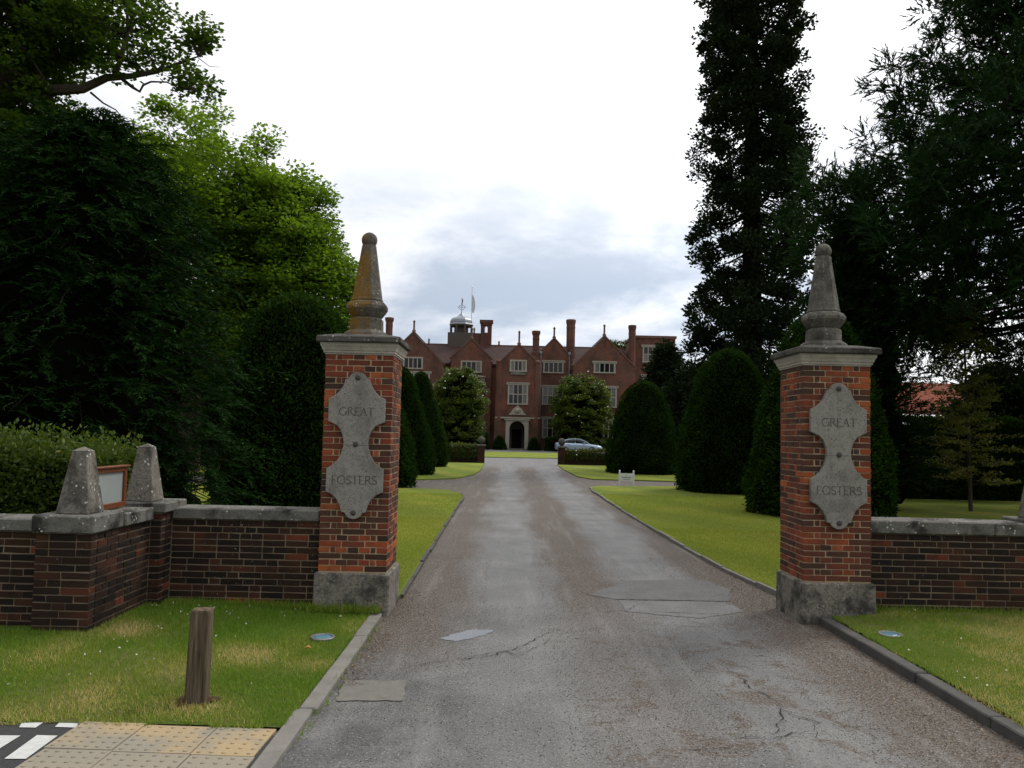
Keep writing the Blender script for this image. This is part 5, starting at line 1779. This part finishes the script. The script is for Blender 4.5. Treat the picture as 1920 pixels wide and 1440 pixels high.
# slender sapling with yellowish leaves
def sapling():
    g_ = rng(91)
    cx, cy = 12.15, 20.9
    t = thing('young_tree', 'slender young tree with thin trunk and sparse yellow-green leaves over the wall', 'tree', (cx, cy, 0))
    mb = MB().tube([(cx, cy, -0.1), (cx - 0.03, cy, 2.0), (cx - 0.10, cy, 4.0), (cx - 0.14, cy, 5.8)], [0.055, 0.042, 0.028, 0.008], 7)
    O, rr = [], []
    for i in range(120):
        z = 0.7 + 4.9 * (i + g_.random()) / 120
        rm = float(np.interp(z, [0.5, 1.4, 2.2, 3.2, 4.2, 5.6], [0.9, 1.55, 1.25, 1.0, 0.85, 0.25])) * (0.5 + 0.6 * g_.random())
        a = g_.random() * 6.283
        p0 = np.array([cx - 0.02 * z, cy, z])
        p2 = p0 + np.array([rm * math.cos(a), rm * math.sin(a), 0.12 * rm])
        mb.tube([p0, (p0 + p2) / 2 + np.array([0, 0, 0.06]), p2], [0.010, 0.007, 0.003], 3)
        for k in range(7 if z < 3.2 else 5):
            f = 0.35 + 0.65 * g_.random()
            O.append(p0 + (p2 - p0) * f)
            rr.append(0.20)
    mb.obj('trunk', M['bark'], t)
    P, A, B, ci = clump_leaves(g_, np.array(O), np.array(rr), 13, 0.075, 0.5)
    tone = 0.3 * g_.random(len(P)) + 0.6 * np.clip(1.25 - P[:, 2] / 4.5, 0.1, 1) * g_.random(len(P)) + 0.15
    quad_mesh('crown', leaf_quads(P, A, B), 4, tone, M['sapling_leaf'], t)


sapling()


# hedges ------------------------------------------------------------
def hedge(name, label, x0, x1, y0, y1, h, seed, mat, dens, leaf, rough=0.10, group=None, cat='hedge', sprigs=0.0, ztop=None, z0=0.0):
    g_ = rng(seed)
    t = thing(name, label, cat, ((x0 + x1) / 2, (y0 + y1) / 2, z0), group)
    ins = min(rough, (y1 - y0) * 0.22)
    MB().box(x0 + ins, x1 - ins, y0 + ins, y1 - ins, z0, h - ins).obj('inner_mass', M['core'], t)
    areas = [(x1 - x0) * (h - z0), (x1 - x0) * (y1 - y0), (y1 - y0) * (h - z0)]
    Ps, Ns = [], []
    nf = int(areas[0] * dens)
    Ps.append(np.stack([x0 + (x1 - x0) * g_.random(nf), np.full(nf, y0), z0 + (h - z0) * g_.random(nf)], 1)); Ns.append(np.tile([0, -1.0, 0], (nf, 1)))
    nt_ = int(areas[1] * dens)
    Ps.append(np.stack([x0 + (x1 - x0) * g_.random(nt_), y0 + (y1 - y0) * g_.random(nt_), np.full(nt_, h)], 1)); Ns.append(np.tile([0, 0, 1.0], (nt_, 1)))
    for xx, sx in ((x0, -1.0), (x1, 1.0)):
        ne = int(areas[2] * dens)
        Ps.append(np.stack([np.full(ne, xx), y0 + (y1 - y0) * g_.random(ne), z0 + (h - z0) * g_.random(ne)], 1)); Ns.append(np.tile([sx, 0, 0], (ne, 1)))
    P, N = np.concatenate(Ps), np.concatenate(Ns)
    n = len(P)
    wv = np.sin(P[:, 0] * 2.3 + P[:, 2] * 1.7) * 0.5 + np.sin(P[:, 0] * 5.1 - P[:, 1] * 3.3 + P[:, 2] * 4.0) * 0.5
    P = P + N * (rough * (0.45 * wv + 0.8 * (g_.random(n) - 0.7)))[:, None]
    if sprigs:
        topm = N[:, 2] > 0.5
        P[:, 2] += topm * (g_.random(n) ** 3) * sprigs * (0.4 + 0.6 * np.sin(P[:, 0] * 9) ** 2)
    A = unit(N * 0.8 + 0.8 * g_.normal(size=P.shape) + np.array([0, 0, 0.3])) * (leaf * (0.6 + 0.8 * g_.random(n)))[:, None]
    B = side_of(g_, A) * (np.linalg.norm(A, axis=1) * 0.33)[:, None]
    tone = 0.10 + 0.45 * g_.random(n) + 0.35 * (N[:, 2] > 0.5) * g_.random(n)
    quad_mesh('foliage', leaf_quads(P, A, B), 4, tone, mat, t)
    return t


hedge('leafy_hedge', 'leafy hedge with reddish shoot tips behind the front corner obelisk', -8.5, -4.25, 8.35, 9.5, 1.46, 101, M['hedge_leaf'], 3600, 0.050, 0.16, sprigs=0.30)
hedge('tall_hedge', 'tall dark hedge across the back of the lawn, behind the slender sapling', 11.3, 24.0, 25.0, 26.6, 2.55, 102, M['yew_leaf'], 900, 0.09, 0.18)
hedge('boundary_hedge', 'tall dark hedge far back behind the drooping conifer and bright broadleaf tree', -30.0, -7.5, 36.5, 38.5, 4.6, 103, M['yew_leaf'], 260, 0.16, 0.3)
hedge('rose_hedge', 'pale roses topping the short wall beside the clipped cones', -4.85, -1.85, 47.22, 47.70, 1.04, 104, M['rose_leaf'], 900, 0.09, 0.12, 'roses topping the inner walls', 'roses', 0.15, None, 0.30)
hedge('rose_hedge', 'pale roses topping the wall in front of the silver car', 3.50, 9.4, 47.20, 47.72, 0.86, 105, M['rose_leaf'], 900, 0.09, 0.12, 'roses topping the inner walls', 'roses', 0.15, None, 0.35)
for o in [o for o in bpy.data.objects if o.name.startswith('rose_hedge')]:
    g_ = rng(len(o['label']))
    x0, x1 = (-4.8, -1.9) if o.location.x < 0 else (3.6, 9.2)
    n = 26
    P = np.stack([x0 + (x1 - x0) * g_.random(n), 47.12 + 0.4 * g_.random(n), (1.08 if x0 < 0 else 0.90) - 0.35 * g_.random(n) ** 2], 1)
    A = np.repeat(rdir(g_, n), 4, 0) * 0.0 + rdir(g_, n * 4) * 0.07
    quad_mesh('blossom', leaf_quads(np.repeat(P, 4, 0), A, side_of(g_, A) * 0.035), 4, np.ones(4 * n), M['petal'], o)
# shrubs along the house
for i, (lab, cx, cy, r, h) in enumerate((('dark rounded shrub beside the arched door, porch left', -0.9, 87.6, 0.75, 1.5), ('dark rounded shrub beside the arched door, porch right', 2.9, 87.6, 0.7, 1.4))):
    clipped_yew(lab, cx, cy, r, h, 120 + i, 'dark shrubs by the porch', 3000, 0.10)
hedge('house_hedge', 'dark low shrubs along the house behind the left magnolia', -15.5, -2.3, 87.0, 88.3, 1.7, 122, M['yew_leaf'], 160, 0.2, 0.3)
hedge('house_hedge', 'dark low shrubs along the house behind the silver car', 4.2, 14.0, 87.2, 88.4, 1.3, 123, M['yew_leaf'], 160, 0.2, 0.3)
redwood('dark bushy evergreen on the lawn behind the tall hedge at the frame edge', 17.9, 28.4, 4.5, lambda u: np.interp(u, [0, .3, .7, 1], [2.6, 2.8, 2.2, .4]), 74, 90, 150, 0.6, 0.16, M['redwood_leaf'], 'dark_evergreen', 0.3, 0.2, core=0.75)


# grass, daisies, litter -------------------------------------------
def vnoise(P, s, seed):
    x, y = P[:, 0] * s, P[:, 1] * s
    return (np.sin(x * 1.7 + seed) * np.sin(y * 1.3 + 2 * seed) + 0.6 * np.sin(x * 3.1 - y * 2.3 + seed) + 0.4 * np.sin(x * 5.9 + y * 4.7)) / 2 * 0.5 + 0.5


def grass(name, label, P, hgt, wid, tone, mat, seed):
    g_ = rng(seed)
    n = len(P)
    A = unit(np.stack([0.55 * g_.normal(size=n), 0.55 * g_.normal(size=n), np.ones(n)], 1)) * (hgt * (0.5 + g_.random(n)))[:, None]
    a = g_.random(n) * 6.283
    B = np.stack([np.cos(a), np.sin(a), 0 * a], 1) * wid
    o = quad_mesh(name, np.stack([P - B, P + B, P + A], 1), 3, tone + 0.22 * g_.normal(size=n), mat)
    return tag(o, label, 'grass', None, 'stuff')


def scatter(g_, n, x0, x1, y0, y1):
    return np.stack([x0 + (x1 - x0) * g_.random(n), y0 + (y1 - y0) * g_.random(n), np.zeros(n)], 1)


def ssm(a):
    a = np.clip(a, 0, 1)
    return a * a * (3 - 2 * a)


g_ = rng(200)
P = scatter(g_, 170000, -6.2, -1.285, 4.80, 8.05)
P = P[P[:, 0] > -0.70 * P[:, 1] - 0.4]
keep = ~((P[:, 0] < -3.4) & (P[:, 1] > 6.66)) & ~((P[:, 0] < -1.85) & (P[:, 1] > 7.95)) & ~((P[:, 0] > -1.87) & (P[:, 1] > 7.87))
keep &= np.hypot(P[:, 0] + 1.53, P[:, 1] - 6.86) > 0.094
keep &= (np.hypot((P[:, 0] + 1.975) / 1.15, P[:, 1] - 5.27) > 0.085 + 0.05 * g_.random(len(P)))
keep &= P[:, 1] > 4.84 + 0.05 * np.sin(P[:, 0] * 9) + 0.03 * np.sin(P[:, 0] * 31)
P = P[keep]
P[:, 2] = 0.022 + 0.075 * ssm((-1.5 - P[:, 0]) / 1.8) * ssm((P[:, 1] - 4.85) / 1.4)
dry = vnoise(P, 1.5, 1.3)
tone = 0.10 + 1.15 * np.clip(dry - 0.42, 0, 1)
for x, y, r in ((-3.35, 5.95, 0.40), (-1.98, 5.15, 0.30), (-1.9, 6.3, 0.35), (-3.2, 6.75, 0.35), (-2.6, 4.95, 0.5), (-1.4, 6.1, 0.2)):
    tone += 0.70 * np.exp(-((P[:, 0] - x) ** 2 + (P[:, 1] - y) ** 2) / r ** 2)
grass('verge_grass', 'short green grass with dry patches on the verge round the timber post', P, 0.034, 0.0030, tone, M['grass_blade'], 201)
P = scatter(g_, 95000, 3.19, 6.6, 4.3, 8.1)
P = P[(P[:, 1] < 7.99) & ~((P[:, 0] < 3.66) & (P[:, 1] > 7.88)) & (np.hypot(P[:, 0] - 3.44, P[:, 1] - 7.18) > 0.092)]
P[:, 2] = 0.078 + 0.055 * ssm((P[:, 0] - 3.3) / 0.6) * ssm((P[:, 1] - 6.2) / 1.6)
tone = 0.18 + 1.25 * np.clip(vnoise(P, 1.3, 4.1) - 0.28, 0, 1) + 0.30 * np.exp(-((P[:, 0] - 3.9) ** 2 + (P[:, 1] - 6.6) ** 2) / 0.5)
grass('verge_grass', 'parched short grass on the verge behind the dark raised kerb', P, 0.032, 0.0030, tone, M['grass_blade'], 202)
P = np.concatenate([scatter(g_, 75000, -3.2, -1.16, 8.65, 16.5), scatter(g_, 26000, -3.3, -1.2, 16.5, 23.0)])
P[:, 2] = 0.042
grass('lawn_grass', 'mown lawn between the lichen pillar and the drive', P, 0.022, 0.0042, 0.25 + 0.55 * vnoise(P, 0.5, 2.2), M['lawn_blade'], 203)
P = np.concatenate([scatter(g_, 70000, 2.95, 5.6, 9.2, 15.5), scatter(g_, 80000, 2.82, 7.5, 15.0, 24.0)])
P = P[(P[:, 0] > 3.22 - (P[:, 1] - 8.66) * 0.09) & (P[:, 0] < 0.47 * P[:, 1] + 1.5)]
P[:, 2] = 0.042
stripe = np.sin((P[:, 0] * 1.7 + P[:, 1] * 0.75) * 1.35) > 0
grass('lawn_grass', 'mown striped lawn between the drive and the clipped yews', P, 0.022, 0.0045, 0.28 + 0.55 * vnoise(P, 0.4, 7.7) - 0.12 * stripe, M['lawn_blade'], 204)

# longer tufts against the wall foot and kerb edge
P = np.concatenate([scatter(g_, 2600, -3.3, -1.9, 7.84, 7.93), scatter(g_, 1200, -1.9, -1.2, 7.76, 7.86), scatter(g_, 1500, 3.65, 5.4, 7.93, 7.99), scatter(g_, 110, -1.19, -1.13, 4.6, 7.6), scatter(g_, 900, -3.4, -3.33, 6.7, 7.8)])
P[:, 2] = np.where(P[:, 0] > 0, 0.12, np.where(P[:, 0] > -1.195, 0.0, 0.05))
grass('weed_tufts', 'longer grass tufts along the wall foot and kerb', P, 0.075, 0.0035, 0.15 + 0.4 * g_.random(len(P)), M['grass_blade'], 205)

# daisies
n = 170
P = np.concatenate([scatter(g_, 26, -3.3, -1.5, 4.95, 7.6), scatter(g_, 20, -3.3, -2.0, 7.2, 7.8), scatter(g_, 34, 3.3, 5.3, 5.0, 7.9)])
P[:, 2] = np.where(P[:, 0] > 0, 0.088 + 0.055 * ssm((P[:, 0] - 3.3) / 0.6) * ssm((P[:, 1] - 6.2) / 1.6), 0.030 + 0.075 * ssm((-1.5 - P[:, 0]) / 1.8) * ssm((P[:, 1] - 4.85) / 1.4)) + 0.03
n = len(P)
A = np.repeat(rdir(g_, n), 3, 0) * 0 + rdir(g_, 3 * n) * np.array([1, 1, 0.2]) * 0.010
o = quad_mesh('daisies', leaf_quads(np.repeat(P, 3, 0), A, side_of(g_, A) * 0.008), 4, np.ones(3 * n), M['petal'])
tag(o, 'tiny white daisies and clover heads scattered in the verges', 'flowers', None, 'stuff')

# dead leaves and needles gathered at the drive's edges
P = np.concatenate([scatter(g_, 2600, 2.45, 3.05, 7.0, 10.5), scatter(g_, 1200, 2.7, 3.08, 4.4, 7.5), scatter(g_, 1300, -1.15, -0.75, 7.6, 9.2), scatter(g_, 700, -1.17, -0.98, 5.7, 7.2), scatter(g_, 1500, 2.4, 2.95, 10.5, 16)])
P = P[(g_.random(len(P)) < np.where(P[:, 0] > 0, np.clip((P[:, 0] - 2.35) / 0.6, 0, 1) ** 1.4, np.clip((-0.7 - P[:, 0]) / 0.4, 0, 1) ** 1.4))]
P[:, 2] = 0.008
n = len(P)
A = unit(g_.normal(size=(n, 3)) * np.array([1, 1, 0.22])) * (0.020 * (0.4 + 1.2 * g_.random(n)))[:, None]
B = side_of(g_, A) * np.array([1, 1, 0.3]) * 0.0045
o = quad_mesh('leaf_litter', leaf_quads(P, A, B), 4, g_.random(n), M['litter'])
tag(o, 'brown leaf litter and needles gathered along the drive edges', 'leaf litter', None, 'stuff')

# loose grit on the drive
P = np.concatenate([scatter(g_, 12000, -1.15, 3.05, 4.3, 8.5), scatter(g_, 9000, 0.4, 1.6, 4.5, 12), scatter(g_, 12000, 2.1, 3.05, 4.4, 12), scatter(g_, 7000, -1.15, -0.2, 5, 12)])
n = len(P)
s_ = 0.0030 * (0.6 + 1.2 * g_.random(n) ** 2)
T = np.array([[1, 0, 0], [-0.5, 0.87, 0], [-0.5, -0.87, 0], [0, 0, 0.9]])
F = [(0, 1, 3), (1, 2, 3), (2, 0, 3)]
V = []
ang = g_.random(n) * 6.283
ca, sa = np.cos(ang), np.sin(ang)
pts = []
for k in range(4):
    v = T[k]
    pts.append(np.stack([P[:, 0] + s_ * (v[0] * ca - v[1] * sa) * 1.3, P[:, 1] + s_ * (v[0] * sa + v[1] * ca) * 1.3, 0.0008 + s_ * v[2]], 1))
V = np.concatenate([np.stack([pts[a], pts[b], pts[c]], 1) for a, b, c in F])
o = quad_mesh('grit', V, 3, np.tile(g_.random(n), 3), M['grit_stone'])
tag(o, 'loose pale and brown grit lying on the worn drive', 'grit', None, 'stuff')

# fallen yellow leaf on the verge
lf = thing('fallen_leaf', 'curled yellow-brown fallen leaf on the verge near the blue uplight', 'leaf', (-1.55, 6.42, 0.07))
MB().add([(-1.578, 6.42, 0.070), (-1.548, 6.402, 0.084), (-1.518, 6.424, 0.072), (-1.545, 6.446, 0.090), (-1.549, 6.423, 0.066)], [(0, 1, 4), (1, 2, 4), (2, 3, 4), (3, 0, 4)]).obj('blade', M['dead_leaf'], lf)
